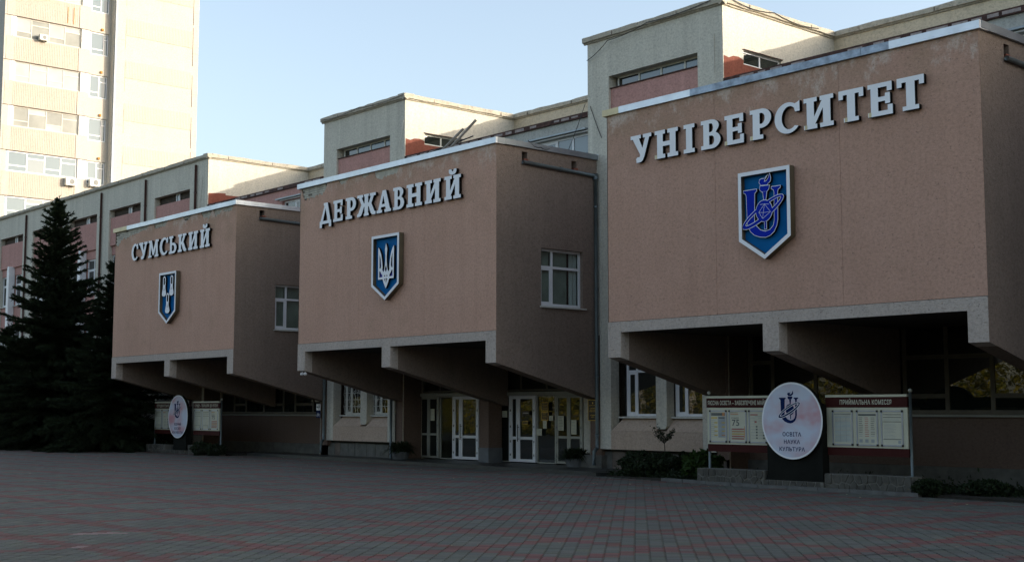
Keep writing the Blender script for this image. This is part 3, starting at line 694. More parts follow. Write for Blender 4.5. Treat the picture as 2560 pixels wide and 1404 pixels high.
# --- blocks between the boxes
for k in (-2, -1, 0, 1):
    X0 = 6.36 + P * k; X1 = X0 + 5.56
    if k > -2:
        fr = FRONT(X0, 4.15)
        op = [(.94, 4.6, 1.262, 12.32)]
        b = mb(fr); wall(b, .47, 5.09, .70, 13.54, op, .36, 'cream')
        b.quad([b.pt(0, 0, 4.2), b.pt(.47, 0, 4.2), b.pt(.47, 0, 13.54), b.pt(0, 0, 13.54)], 'cream')
        b.quad([b.pt(5.09, 0, 4.2), b.pt(5.56, 0, 4.2), b.pt(5.56, 0, 13.54), b.pt(5.09, 0, 13.54)], 'cream')
        b.quad([b.pt(.47, 0, .70), b.pt(5.09, 0, .70), b.pt(5.09, -.3, .70), b.pt(.47, -.3, .70)], 'cream')
        b.build('block_wall', uni)
        b = mb(fr); b.box(.94, 4.6, -.3, .006, .695, 1.262, 'basepink'); b.build('base_wall', uni)
        for (x, x2) in ((0, .47), (5.09, 5.56)):
            b = mb(fr); b.box(x, x2, -.9, -.04, .5, 4.2, 'brownwall'); b.build('brown_wall', uni)
        bay(fr, .94, 4.6, kind='block', lower='pvc' if k >= 0 else 'grille')
        # plinth slabs, recessed
        b = mb(fr); b.box(.3, 5.3, -.5, -.24, 0, .69, 'plinthjoint'); pl = b.build('plinth', uni)
        x = .3
        while x < 5.2:
            x2 = min(5.3, x + R.uniform(.34, .62)); q = mb(fr); q.box(x + .008, x2 - .008, -.238, -.205 + R.uniform(0, .015), .0, .60 + R.uniform(-.02, .02), R.choice(['plinth', 'plinth', 'plinth2'])); q.build('plinth_slab', pl); x = x2
        cornice(fr, -.13, 5.56 + .13)
        cornice(((X0, 9.6, 0), (0, -1, 0), (-1, 0, 0)), 0, 5.5)
        b = mb(); b.quad([(X0, 4.15, 0), (X0, 9.6, 0), (X0, 9.6, 13.54), (X0, 4.15, 13.54)], 'cream'); b.build('block_side_wall', uni)
    # right side face with a strip window and red-brown wash below
    fr = SIDE(X1, 4.15)
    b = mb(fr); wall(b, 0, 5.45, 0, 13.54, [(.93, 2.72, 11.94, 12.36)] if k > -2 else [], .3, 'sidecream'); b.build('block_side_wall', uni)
    pts = [(.03, 11.2), (5.4, 11.2), (5.4, 11.25), (3.1, 11.55), (2.76, 11.8), (2.74, 11.93), (.92, 11.93), (.92, 12.06), (.7, 12.12), (.45, 12.1), (.25, 12.02), (.03, 12.05)]
    if k == -2: pts = [(.03, 11.2), (5.4, 11.2), (5.4, 11.22), (4.2, 11.5), (3.0, 11.88), (2.74, 11.9), (.92, 11.9), (.92, 11.98), (.5, 11.95), (.03, 11.9)]
    b = mb(fr); b.prism(pts, .001, .006, 'redwash'); b.build('red_paint_wash', uni)
    if k > -2: window(uni, fr, .93, 2.72, 11.94, 12.36, -.08, vs=[1.78], fw=.055, fm='white' if k == 0 else 'offwhite', gm='glass', name='strip_window')
    b = mb(fr); b.box(.90, 2.76, -.02, .045, 12.362, 12.385, 'rust')
    if k > -2: b.build('window_hood', uni)
    cornice(fr, -.12, 5.46)
# --- lower links between blocks (top just above the box roofs) and the set-back upper wall
for k in (-2, -1, 0, 1):
    X0 = 11.92 + P * k; X1 = X0 + 9.82 if k < 1 else 95  # last link lengthened far out of view so its shadow covers the plaza
    fr = FRONT(X0, 4.2); L = X1 - X0
    lm = 'panel' if k == -2 else 'greywall'
    b = mb(fr); wall(b, 0, L, 4.2, 11.2, [(6.55, 9.79, 9.85, 10.72)] if k < 1 else [], .25, lm); b.build('link_wall', uni)
    if k < 1:
        window(uni, fr, 6.55, 9.79, 9.85, 10.72, -.12, vs=[7.45, 8.2, 8.95], fw=.07, fm='white', gm='glasslt' if k > -2 else 'glass', sash=[(1, 0)], name='strip_window')
        b = mb(fr); b.prism([(6.2, 10.79), (9.8, 10.79), (9.8, 10.84), (6.2, 10.84)], .0, .16, 'zinc_dark'); b.box(6.4, 9.8, .0, .05, 10.735, 10.775, 'white'); b.build('window_hood', uni)
    b = mb(fr); e_ = b; e_.box(.01, L - .01, -.1, .07, 11.2, 11.36, 'rust'); pe = b.build('parapet_edge', uni)
    x = .2
    while x < L - .6:
        x2 = x + R.uniform(.22, .6); q = mb(fr); j = R.uniform(.0, .03)
        if R.random() < (.75 if k > -2 else .3): q.box(x, x2, .07, .076, 11.225 + j, 11.32 - j * .5, 'rustpatch'); q.build('peeled_patch', pe)
        x = x2 + R.uniform(.08, .35)
    b = mb(fr); b.box(0, L, -5.6, -.1, 11.1, 11.2, 'roof'); b.build('link_roof', uni)
    fr = FRONT(X0, 9.6)
    b = mb(fr); wall(b, 0, L, 11.2, 13.54, [], .2, 'creamy'); b.build('upper_wall', uni)
    cornice(fr, 0, L)
b = mb(FRONT(0, 0))
b.box(-58, 95, -26, -9.62, 13.36, 13.43, 'roof'); b.box(-58, -18.9, -9.62, -4.2, 13.36, 13.43, 'roof')
for k in (-1, 0, 1): b.box(6.4 + P * k, 11.88 + P * k, -9.62, -4.2, 13.36, 13.43, 'roof')
b.box(-58, 95, -26, -25.8, 0, 13.36, 'cream'); b.box(94.8, 95, -25.8, -4.3, 0, 13.36, 'cream'); b.box(-58, -57.8, -25.8, -4.2, 0, 13.36, 'cream')
b.build('roof', uni)
b = mb(); b.frame((-16.6, 10.9, 0), (1, 0, 0), (0, -1, 0)); b.box(0, 4.2, -5, 0, 13.44, 14.15, 'creamy'); b.box(-.15, 4.35, -5.2, .15, 14.15, 14.34, 'cornice'); b.build('roof_housing', uni)

# --- the three overhanging boxes
JG = [3.72, 7.35]
patches = {0: [(-19.44, -18.7, .72, .38, 1), (-18.7, -17.3, .38, .26, 1), (-17.3, -16.15, .26, .13, 1), (-15.7, -14.45, .25, .2, 1), (-13.0, -12.3, .26, .10, 1), (-11.5, -10.65, .18, .34, 1), (-10.45, -9.75, .33, .2, 1), (-9.75, -8.9, .2, .22, 1)],
           1: [(-3.95, -2.35, .5, .34, 1), (-1.6, -1.0, .2, .1, 0), (-.25, .3, .17, .05, 0), (.5, 1.9, .30, .22, 0)], 2: [], 3: []}
def flake_depth(k, x):
    d = 0
    for (xa, xb, da, db, br) in patches[k]:
        if xa <= x <= xb:
            t = (x - xa) / (xb - xa); e = min(1, (x - xa + .05) / .2, (xb - x + .05) / .2) if not (k == 0 and x < -16.3) else 1
            d = max(d, (da + (db - da) * t) * e)
    return d
for k in range(4):
    X0 = -19.44 + P * k
    fr = FRONT(0, 0)
    pm = 'pink3' if k >= 2 else 'pink'
    b = mb(); zt, zp, zl, zb = 9.73, 4.20, 3.26, 3.92
    # core: mortar face behind the render, side walls, roof, soffit
    b.frame((X0, 0, 0), (1, 0, 0), (0, -1, 0))
    b.quad([b.pt(.02, -.045, 4.2), b.pt(W - .02, -.045, 4.2), b.pt(W - .02, -.045, zt), b.pt(.02, -.045, zt)], 'mortar')
    b.quad([b.pt(0, -4.2, zt + .05), b.pt(W, -4.2, zt + .05), b.pt(W, 0, zt + .05), b.pt(0, 0, zt + .05)], 'roof')
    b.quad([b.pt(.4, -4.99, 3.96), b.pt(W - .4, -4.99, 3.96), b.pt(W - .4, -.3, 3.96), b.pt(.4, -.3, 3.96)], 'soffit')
    box_ = b.build('overhanging_box', uni)
    # side walls (grey-brown) with window on the right
    sp = SIDE(X0 + W, 0)
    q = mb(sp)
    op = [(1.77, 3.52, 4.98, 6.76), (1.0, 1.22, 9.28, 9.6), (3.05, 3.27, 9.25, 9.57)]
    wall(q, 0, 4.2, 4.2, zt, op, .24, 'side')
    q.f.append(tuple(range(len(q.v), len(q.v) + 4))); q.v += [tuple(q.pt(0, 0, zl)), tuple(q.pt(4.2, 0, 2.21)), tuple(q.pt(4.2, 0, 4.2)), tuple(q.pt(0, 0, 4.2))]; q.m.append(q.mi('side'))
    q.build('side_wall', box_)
    q = mb(sp); q.box(.99, 1.23, -.26, -.2, 9.26, 9.6, 'interior'); q.box(3.04, 3.28, -.26, -.2, 9.24, 9.57, 'interior')
    for (a_, z_) in ((1.04, 9.28), (1.1, 9.345), (3.09, 9.25), (3.16, 9.31)): q.box(a_, a_ + .16, -.2, .04 + R.uniform(-.05, .03), z_, z_ + .055, 'redbrick')
    q.build('scupper', box_)
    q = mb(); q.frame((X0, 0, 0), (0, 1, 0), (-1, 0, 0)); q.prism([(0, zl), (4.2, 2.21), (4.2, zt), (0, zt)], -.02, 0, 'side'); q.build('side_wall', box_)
    # window, curtains and dark room
    ws = window(box_, sp, 1.77, 3.52, 5.02, 6.76, -.12, vs=[2.32], hs=[6.2], fw=.075, fm='white', gm='clear', sash=[(0, 0)])
    q = mb(sp); q.box(1.72, 3.62, -.2, .07, 4.955, 5.0, 'offwhite'); q.build('window_sill', box_)
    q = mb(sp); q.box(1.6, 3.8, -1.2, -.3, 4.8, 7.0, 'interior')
    q2 = mb(sp)
    def drape(a0, a1, n, mat, d0=-.27):
        st = (a1 - a0) / n
        for i in range(n):
            a = a0 + st * i
            q2.quad([q2.pt(a, d0, 5.03), q2.pt(a + st * .5, d0 + .06, 5.03), q2.pt(a + st * .5, d0 + .06, 6.7), q2.pt(a, d0, 6.7)], mat)
            q2.quad([q2.pt(a + st * .5, d0 + .06, 5.03), q2.pt(a + st, d0, 5.03), q2.pt(a + st, d0, 6.7), q2.pt(a + st * .5, d0 + .06, 6.7)], mat)
    drape(1.8, 2.3, 6, 'curtain'); drape(2.45, 3.05, 8, 'curtain'); drape(3.15, 3.5, 2, 'curtwhite', -.26)
    q.build('room_backdrop', box_); q2.build('curtain', box_)
    # ribs under the box: pebble-dashed noses, smooth flanks
    for a in (0, 5.105, W - .459):
        q = mb(); q.frame((X0 + a, 0, 0), (0, 1, 0), (-1, 0, 0))
        aa = .006 if a == 0 else 0; bb = .459 - (.006 if a > 9 else 0)
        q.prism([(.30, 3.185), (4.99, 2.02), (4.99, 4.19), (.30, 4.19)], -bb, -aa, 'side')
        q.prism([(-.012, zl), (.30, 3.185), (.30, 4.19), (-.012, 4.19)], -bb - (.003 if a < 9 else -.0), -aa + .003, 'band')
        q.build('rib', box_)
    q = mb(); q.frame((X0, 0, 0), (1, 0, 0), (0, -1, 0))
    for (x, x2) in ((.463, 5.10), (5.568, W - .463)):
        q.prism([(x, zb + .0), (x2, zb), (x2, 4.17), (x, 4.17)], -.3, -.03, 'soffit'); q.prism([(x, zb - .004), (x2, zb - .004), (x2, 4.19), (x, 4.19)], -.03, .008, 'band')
    q.build('edge_beam', box_)
    # rendered front in three fields; the top edge is flaked where the bricks show
    cuts = [0] + JG + [W]
    for a, a2 in zip(cuts, cuts[1:]):
        xs = np.arange(X0 + a + .004, X0 + a2 - .004, .055).tolist() + [X0 + a2 - .004]
        top = []
        for x in xs:
            d = flake_depth(k, x); top.append((x, zt - (d * R.uniform(.82, 1.18) if d > .03 else 0)))
        q = mb(FRONT(0, 0)); q.prism([(xs[0], zp), (xs[-1], zp)] + top[::-1], -.03, 0, pm); q.build('render_field', box_)
    bw, bh, gp = .25, .075, .012
    for (xa, xb, da, db, br) in patches[k]:
        dm = max(da, db)
        if not br:
            q = mb(FRONT(0, 0)); q.box(xa - .05, xb + .05, -.042, -.02, zt - dm - .05, zt - .002, 'brick'); q.build('undercoat', box_); continue
        z = zt - .02 - bh; row = 0
        while z > zt - dm - .12:
            x = xa - (row % 2) * .125
            while x < xb + .02:
                if flake_depth(k, x + bw / 2) > zt - z - bh * 1.2 and x > X0 - .01 and R.random() > .04:
                    q = mb(FRONT(0, 0)); q.box(max(x, X0 + .01), x + bw - gp, -.045, -.026 + R.uniform(-.006, .004), z, z + bh - gp, 'brick'); q.build('brick', box_)
                x += bw
            z -= bh; row += 1
    # metal flashing in separate sheets
    xs = [-.11]
    while xs[-1] < W - 1.2: xs.append(xs[-1] + R.uniform(1.3, 2.3))
    xs[-1] = W + .06
    if k == 1: xs = [-.11, W + .06]
    if k == 2: xs = [-.11, .5, 3.0, 4.55, 5.0, 8.0, 8.72, W + .06]
    for i, (x, x2) in enumerate(zip(xs, xs[1:])):
        q = mb(FRONT(X0, 0)); m_ = 'zinc'
        if k == 0 and i == 0: m_ = 'zinc_yel'
        if k == 2: m_ = ['zinc_yel', 'zinc', 'zinc_old', 'zinc_old', 'zinc_old', 'zinc_old', 'zinc'][i]
        dz = R.uniform(-.004, .004); d_ = .075 + R.uniform(-.004, .004)
        q.prism([(x + .003, 9.722 + dz), (x2 + .002, 9.722 + dz), (x2 + .002, 9.895 + dz), (x + .003, 9.895 + dz)], -.30, d_, m_)
        q.build('flashing_sheet', box_)
    q = mb(SIDE(X0 + W, 0)); q.prism([(.302, 9.722), (4.13, 9.722), (4.13, 9.89), (.302, 9.89)], -.3, .075, 'zinc' if k == 0 else 'zinc_dark')
    q.prism([(-.0, 9.735), (.298, 9.735), (.298, 9.892), (-.0, 9.892)], -.02, .073, 'zinc' if k == 0 else 'zinc_dark')
    q.prism([(4.135, 9.71), (4.2, 9.71), (4.2, 9.91), (4.135, 9.91)], -.3, .085, 'zinc'); q.build('flashing_sheet', box_)
    # gutter and downpipe in the corner
    X1 = X0 + W
    q = mb(); q.tube([(X1 + .07, .98, 9.27), (X1 + .07, 2.6, 9.235), (X1 + .07, 4.02, 9.20)], .055, 'pipe', 10); q.tube([(X1 + .07, 2.5, 9.24), (X1 + .07, 2.58, 9.238)], .066, 'pipe', 10); q.build('gutter', uni, True)
    q = mb(); q.tube([(X1 + .07, 4.02, 9.27), (X1 + .07, 4.03, 9.08)], .085, 'pipe', 10); q.tube([(X1 + .07, 4.03, z) for z in (9.1, 6, 3, 1.0, .72)], .055, 'pipe', 10)
    q.tube([(X1 + .07, 4.03, .74), (X1 - .02, 3.98, .6), (X1 - .02, 3.98, .2)], .06, 'pipe', 10)
    for z in (8.2, 5.6, 2.9, 1.1): q.tube([(X1 + .07, 4.03, z), (X1 + .07, 4.03, z + .07)], .067, 'pipe', 10)
    q.build('downpipe', uni, True)

# --- ground floor behind the boxes
def glazed(X0, X1, vs, hs, z0, fm, lowmat='brownwall', plinth=.5, name='curtain_window', zt=4.15):
    fr = FRONT(0, 5.0)
    if lowmat:
        b = mb(fr); b.box(X0, X1, -.3, 0, plinth, z0 - .06, lowmat); b.box(X0, X1, -.3, .06, 0, plinth - .003, 'plinth'); b.build('low_wall', uni)
        b = mb(fr); b.box(X0, X1, -.2, .10, z0 - .058, z0 - .01, 'greyframe'); b.build('window_sill', uni)
    window(uni, fr, X0 + .01, X1 - .01, z0, zt, -.06, vs=vs, hs=hs, fw=.11, fm=fm, gm='glass', name=name)
glazed(11.93, 21.73, [12.75, 14.2, 15.65, 16.95, 18.14, 19.36, 20.6], [(3.22, [0, 2, 4, 5]), (2.24, [1, 3, 4, 6])], 1.78, 'brownframe')
glazed(-18.83, -9.03, [-17.6, -16.55, -15.0, -13.35, -12.4, -11.0, -10.0], [(2.12, [1, 3, 5, 7])], 1.7, 'brownframe')
for k in (-2, -1, 0):
    X0 = 11.92 + P * k
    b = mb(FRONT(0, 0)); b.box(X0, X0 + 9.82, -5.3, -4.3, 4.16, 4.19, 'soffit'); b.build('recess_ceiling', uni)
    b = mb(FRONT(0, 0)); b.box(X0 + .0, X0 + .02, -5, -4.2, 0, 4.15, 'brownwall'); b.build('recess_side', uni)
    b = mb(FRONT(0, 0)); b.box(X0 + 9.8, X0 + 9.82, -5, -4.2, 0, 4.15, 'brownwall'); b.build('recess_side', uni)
# entrance screen behind the middle box
fr = FRONT(0, 5.0)
window(uni, fr, -3.45, 6.35, 2.53, 4.15, -.05, vs=[-2.4, -1.3, -.25, .8, 2.1, 3.4, 4.7], fw=.06, fm='brownframe', name='transom_window')
b = mb(fr); b.box(-3.45, 6.35, -.12, .06, 2.38, 2.5, 'greyframe'); b.build('transom_beam', uni)
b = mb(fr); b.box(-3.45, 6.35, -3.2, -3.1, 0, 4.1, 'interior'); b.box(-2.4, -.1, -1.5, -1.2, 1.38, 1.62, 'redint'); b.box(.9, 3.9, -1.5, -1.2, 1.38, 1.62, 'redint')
b.box(-2.4, -1.5, -.9, -.86, .62, .72, 'yelint'); b.box(.9, 1.6, -.9, -.86, .62, .72, 'yelint'); b.box(-3.4, 6.3, -3.1, -.2, .08, .1, 'interior'); b.build('entrance_hall', uni)
b = mb(fr); b.box(-4.0, -3.66, -.2, .05, .1, 2.38, 'offwhite'); b.build('door_surround', uni); b = mb(fr); b.box(5.25, 5.55, -.2, .03, .1, 2.38, 'cream'); b.build('door_surround', uni)
def door(x0, x1, z0, z1, split, fm, low, fw, label=None, gm='glass', pull=True):
    """two leaves; each leaf a part frame with upper and lower pane"""
    out = []
    b = mb(fr); b.box(x0 - .05, x1 + .05, -.1, .0, z1 + .004, z1 + .07, fm); b.box(x0 - .06, x0 - .004, -.1, .0, z0, z1, fm); b.box(x1 + .004, x1 + .06, -.1, .0, z0, z1, fm); b.build('door_frame', uni)
    for i, (a, a2) in enumerate(((x0, split - .004), (split + .004, x1))):
        d = window(uni, fr, a, a2, z0, z1, -.012, hs=[low], fw=fw, fm=fm, gm=gm, name='entrance_door', th=.05)
        q = mb(fr)
        if pull and i == 1:
            q.tube([q.pt(a + fw * .5, .05, 1.05 + t) for t in (-.22, 0, .22, .35)], .014, 'black', 6); q.box(a + fw * .4, a + fw * .6, -.01, .05, .9, .92, 'black'); q.box(a + fw * .4, a + fw * .6, -.01, .05, 1.3, 1.32, 'black'); q.build('handle', d)
        q = mb(fr); xh = a + .012 if i == 0 else a2 - .012
        for z in (z0 + .2, z0 + .65, z0 + 1.15, z0 + 1.7): q.box(xh - .02, xh + .02, -.02, .012, z, z + .07, 'acdark')
        q.build('hinge', d)
    return d
door(-3.60, -2.46, .14, 2.36, -3.03, 'greyframe', 1.0, .075, pull=False)
door(-1.53, -.17, .14, 2.36, -1.13, 'white', .94, .095)
door(1.60, 2.83, .14, 2.36, 1.99, 'white', .94, .095)
door(3.92, 5.10, .14, 2.36, 4.5, 'greyframe', 1.0, .075, pull=False)
for (x, x2, gm_) in ((-2.37, -1.62, 'clear'), (-.09, .1, 'clear'), (1.0, 1.5, 'glass'), (2.93, 3.83, 'glass')):
    window(uni, fr, x, x2, .12, 2.37, -.05, fw=.035, fm='greyframe', gm=gm_, name='fixed_light')
b = mb(FRONT(0, 0)); b.box(.72, 1.22, -4.95, -4.35, .60, 4.1, 'brownwall'); b.box(.70, 1.24, -4.96, -4.33, .1, .6, 'conc'); b.build('entrance_column', uni)
b = mb(FRONT(0, 0)); b.box(-3.86, -3.52, -5, -4.1, .0, .6, 'plinth'); b.build('plinth', uni); b = mb(FRONT(0, 0)); b.box(5.6, 6.9, -5.0, -4.12, 0, .5, 'plinth'); b.build('plinth', uni)
b = mb(); b.tube([(-4.02, 4.03, z) for z in (.1, 1.2, 2.4)], .055, 'pipe', 10); b.build('downpipe', uni, True)

# ------------------------------------------------------------------ the name in white letters
def word(label, rows):
    xs = [r[1] for r in rows]; t = thing('wall_lettering', label, 'lettering', (sum(xs) / len(xs), 0, 8.28))
    for ch, x0, x1 in rows: letter(ch, x0, x1, 8.275, 9.0 if ch not in 'С' else 9.01, t)
    return t
word('raised white slab letters spelling СУМСЬКИЙ on the box nearest the spruces', [('С', -17.50, -16.86), ('У', -16.78, -15.97), ('М', -15.87, -14.93), ('С', -14.82, -14.06), ('Ь', -13.98, -13.31), ('К', -13.19, -12.45), ('И', -12.28, -11.48), ('Й', -11.30, -10.50)])
word('raised white slab letters spelling ДЕРЖАВНИЙ on the middle of the three boxes', [('Д', -2.58, -1.86), ('Е', -1.74, -1.16), ('Р', -.98, -.37), ('Ж', -.30, .77), ('А', .83, 1.63), ('В', 1.74, 2.34), ('Н', 2.47, 3.28), ('И', 3.43, 4.23), ('Й', 4.42, 5.22)])
wl = word('raised white slab letters spelling УНІВЕРСИТЕТ on the box above the large round sign', [('У', 12.31, 13.04), ('Н', 13.16, 13.95), ('І', 14.14, 14.50), ('В', 14.71, 15.33), ('Е', 15.46, 16.05), ('Р', 16.24, 16.87), ('С', 16.97, 17.70), ('И', 17.80, 18.61), ('Т', 18.75, 19.40), ('Е', 19.51, 20.13), ('Т', 20.24, 20.90)])
for x in (13.165, 15.465, 16.245, 17.82, 18.90, 19.52):     # faded film left on the letter feet
    q = mb(FRONT(0, 0)); q.box(x + .004, x + .075, .1225, .1245, 8.28, 8.375, 'zinc_yel'); q.build('faded_film', wl)

# ------------------------------------------------------------------ shields
def shield(cx, label):
    t = thing('wall_emblem', label, 'emblem', (cx, 0, 5.4), 'shield emblems on the boxes')
    out = [(-.755, 7.52), (.755, 7.52), (.755, 5.88), (0, 5.40), (-.755, 5.88)]; inn = [(-.665, 7.43), (.665, 7.43), (.665, 5.93), (0, 5.505), (-.665, 5.93)]
    me = shape([out, inn], 'frame', .09); place(me, FRONT(0, 0), cx, .11, 0, ['shieldside'], t, 'frame')
    me = shape([out, inn], 'frame_face', .003); place(me, FRONT(0, 0), cx, .204, 0, ['letter'], t, 'frame_face')
    q = mb(FRONT(cx, 0)); q.prism(inn, .02, .07, 'blue'); q.build('field', t)
    return t
sh = shield(16.67, 'blue shield with a torch, letter U and globe on the УНІВЕРСИТЕТ box')
U = [(-.62, 7.08), (-.24, 7.08), (-.24, 7.04), (-.30, 6.99), (-.32, 6.31), (-.28, 6.22), (-.15, 6.1), (0, 6.05), (.14, 6.08), (.24, 6.17), (.27, 6.28), (.28, 6.95), (.26, 7.01), (.2, 7.04), (.2, 7.08), (.45, 7.08), (.45, 7.04), (.39, 7.01), (.37, 6.96), (.36, 6.3), (.33, 6.17), (.25, 6.03), (.13, 5.95), (0, 5.92), (-.16, 5.94), (-.32, 6.0), (-.43, 6.09), (-.5, 6.2), (-.52, 6.29), (-.54, 6.95), (-.56, 7.0), (-.62, 7.04)]
GL = ell(-.02, 6.54, .235, .25)
CUP = [(-.13, 7.135), (.14, 7.125), (.12, 7.05), (.07, 7.0), (-.08, 7.0), (-.14, 7.06)]
HND = [(-.05, 6.995), (.06, 6.995), (.025, 6.78), (-.02, 6.78)]; PIN = [(-.012, 6.29), (.035, 6.29), (.035, 6.11), (-.012, 6.11)]
FLM = [(-.10, 7.16), (-.15, 7.23), (-.13, 7.29), (-.07, 7.305), (.0, 7.3), (.05, 7.335), (.0, 7.27), (-.01, 7.225), (.06, 7.24), (.12, 7.30), (.155, 7.40), (.185, 7.29), (.165, 7.22), (.10, 7.18), (.08, 7.15)]
RO = ell(-.06, 6.515, .68, .165, .50, 40); RI = ell(-.05, 6.53, .60, .098, .50, 40)
def emblem(t, cx, sc, z_of, d, face, back, thick=True):
    tr = lambda ps: [(x * sc, (z - 6.6) * sc) for x, z in ps]
    fr = FRONT(0, 0)
    lay = 0
    for i, ps in enumerate(([U], [CUP], [HND], [PIN], [FLM], [RO, RI] if True else 0, [GL])):
        if back:
            me = shape([tr(p) for p in ps], 'emblem_edge', .04, .012 * sc)
            place(me, fr, cx, d - .045, z_of, ['letterside'], t, 'emblem_edge')
            me = shape([tr(p) for p in ps], 'emblem_outline', .0006, .014 * sc)
            place(me, fr, cx, d - .003 + i * .0014, z_of, [back], t, 'emblem_outline')
        me = shape([tr(p) for p in ps], 'emblem_shape', .0012)
        place(me, fr, cx, d + .001 + i * .0014, z_of, [face], t, 'emblem_shape')
    q = mb(FRONT(cx, 0))                                     # network lines on the globe
    def ln(x0, z0, x1, z1, w_=.007):
        v = Vector((x1 - x0, z1 - z0)).normalized() * w_ * sc / 2; nx, nz = -v.y, v.x
        q.quad([q.pt(x0 * sc + nx, d + .0125, z_of + (z0 - 6.6) * sc + nz), q.pt(x1 * sc + nx, d + .0125, z_of + (z1 - 6.6) * sc + nz), q.pt(x1 * sc - nx, d + .0125, z_of + (z1 - 6.6) * sc - nz), q.pt(x0 * sc - nx, d + .0125, z_of + (z0 - 6.6) * sc - nz)], back or 'letter')
    A, B_, C_, D_, E_ = (-.17, 6.52), (0, 6.7), (-.04, 6.5), (-.06, 6.36), (.17, 6.5)
    for p, r in ((A, B_), (A, C_), (B_, C_), (C_, D_), (A, D_), (C_, E_), (B_, (.13, 6.68)), (B_, E_), ((-.13, 6.7), B_), (D_, E_)): ln(*p, *r)
    q.build('globe_lines', t)
emblem(sh, 16.67, 1.0, 6.6, .165, 'royal', 'letter')
# trident
sh = shield(1.44, 'blue shield with a white trident on the ДЕРЖАВНИЙ box')
hr = [(0, 0), (.09, .13), (.165, .27), (.18, .305), (.43, .305), (.43, 1.36), (.36, 1.29), (.27, 1.12), (.215, .9), (.185, .68), (.20, .62), (.16, .545), (.115, .55), (.07, .68), (.04, .86), (.035, 1.05), (.06, 1.27), (0, 1.47)]
tri = hr + [(-x, z) for x, z in hr[::-1][1:-1]]
ho = []
for s_ in (1, -1):
    ho += [[(s_ * x, z) for x, z in p] for p in ([(.355, 1.15), (.36, .66), (.30, .66), (.265, .74), (.29, .95)], [(.19, .375), (.365, .375), (.365, .575), (.31, .565), (.26, .49), (.20, .45)], [(.022, .17), (.085, .30), (.022, .33)], [(.03, .38), (.1, .39), (.05, .46)])]
ho.append([(0, .52), (.058, .62), (0, .76), (-.058, .62)])
me = shape([tri] + ho, 'trident', .035); place(me, FRONT(0, 0), 1.44, .125, 5.78, ['letterside'], sh, 'trident_edge')
me = shape([tri] + ho, 'trident', .002); place(me, FRONT(0, 0), 1.44, .163, 5.78, ['letter'], sh, 'trident')
pl_ = [(-.42, .31), (.42, .31), (.42, 1.3), (.25, 1.0), (.19, .62), (.1, .56), (0, .8), (-.1, .56), (-.19, .62), (-.25, 1.0), (-.42, 1.3)]
me = shape([pl_, ], 'trident_back', .004); place(me, FRONT(0, 0), 1.44, .115, 5.78, ['violet'], sh, 'trident_backing')
me = shape([[(-.16, .28), (0, .06), (.16, .28), (.16, .312), (-.16, .312)]], 'tb', .004); place(me, FRONT(0, 0), 1.44, .1145, 5.78, ['violet'], sh, 'trident_backing')
# three bags of the city arms
sh = shield(-13.87, 'blue shield with three white bags on the СУМСЬКИЙ box')
bag = [(-.10, .44), (-.115, .3), (-.17, .16), (-.19, .08), (-.15, .01), (-.06, -.02), (.06, -.02), (.15, .01), (.19, .08), (.17, .16), (.115, .3), (.10, .44)]
hdl = [(-.12, .44)] + [(-.12, .7)] + arc(0, .7, .12, .11, 180, 0, 10)[1:-1] + [(.12, .7), (.12, .44)]
hin = [(-.065, .46), (-.065, .69)] + arc(0, .69, .065, .065, 180, 0, 8)[1:-1] + [(.065, .69), (.065, .46)]
for (x, z) in ((-.36, 6.56), (.30, 6.56), (-.03, 5.85)):
    for ps, d_, ex, m_ in (([hdl, hin], .125, .035, 'letterside'), ([bag], .125, .036, 'letterside'), ([hdl, hin], .163, .002, 'letter'), ([bag], .1645, .002, 'letter')):
        me = shape(ps, 'bag', ex); place(me, FRONT(0, 0), -13.87 + x, d_, z, [m_], sh, 'bag')
    q = mb(FRONT(-13.87 + x, 0)); q.box(-.012, .012, .167, .169, z + .27, z + .32, 'letterside')
    q.prism([(p[0], p[1] + z) for p in arc(0, .29, .09, .07, 200, 340, 8)] + [(p[0], p[1] + z) for p in arc(0, .29, .08, .06, 340, 200, 8)], .167, .169, 'letterside'); q.build('bag_mark', sh)

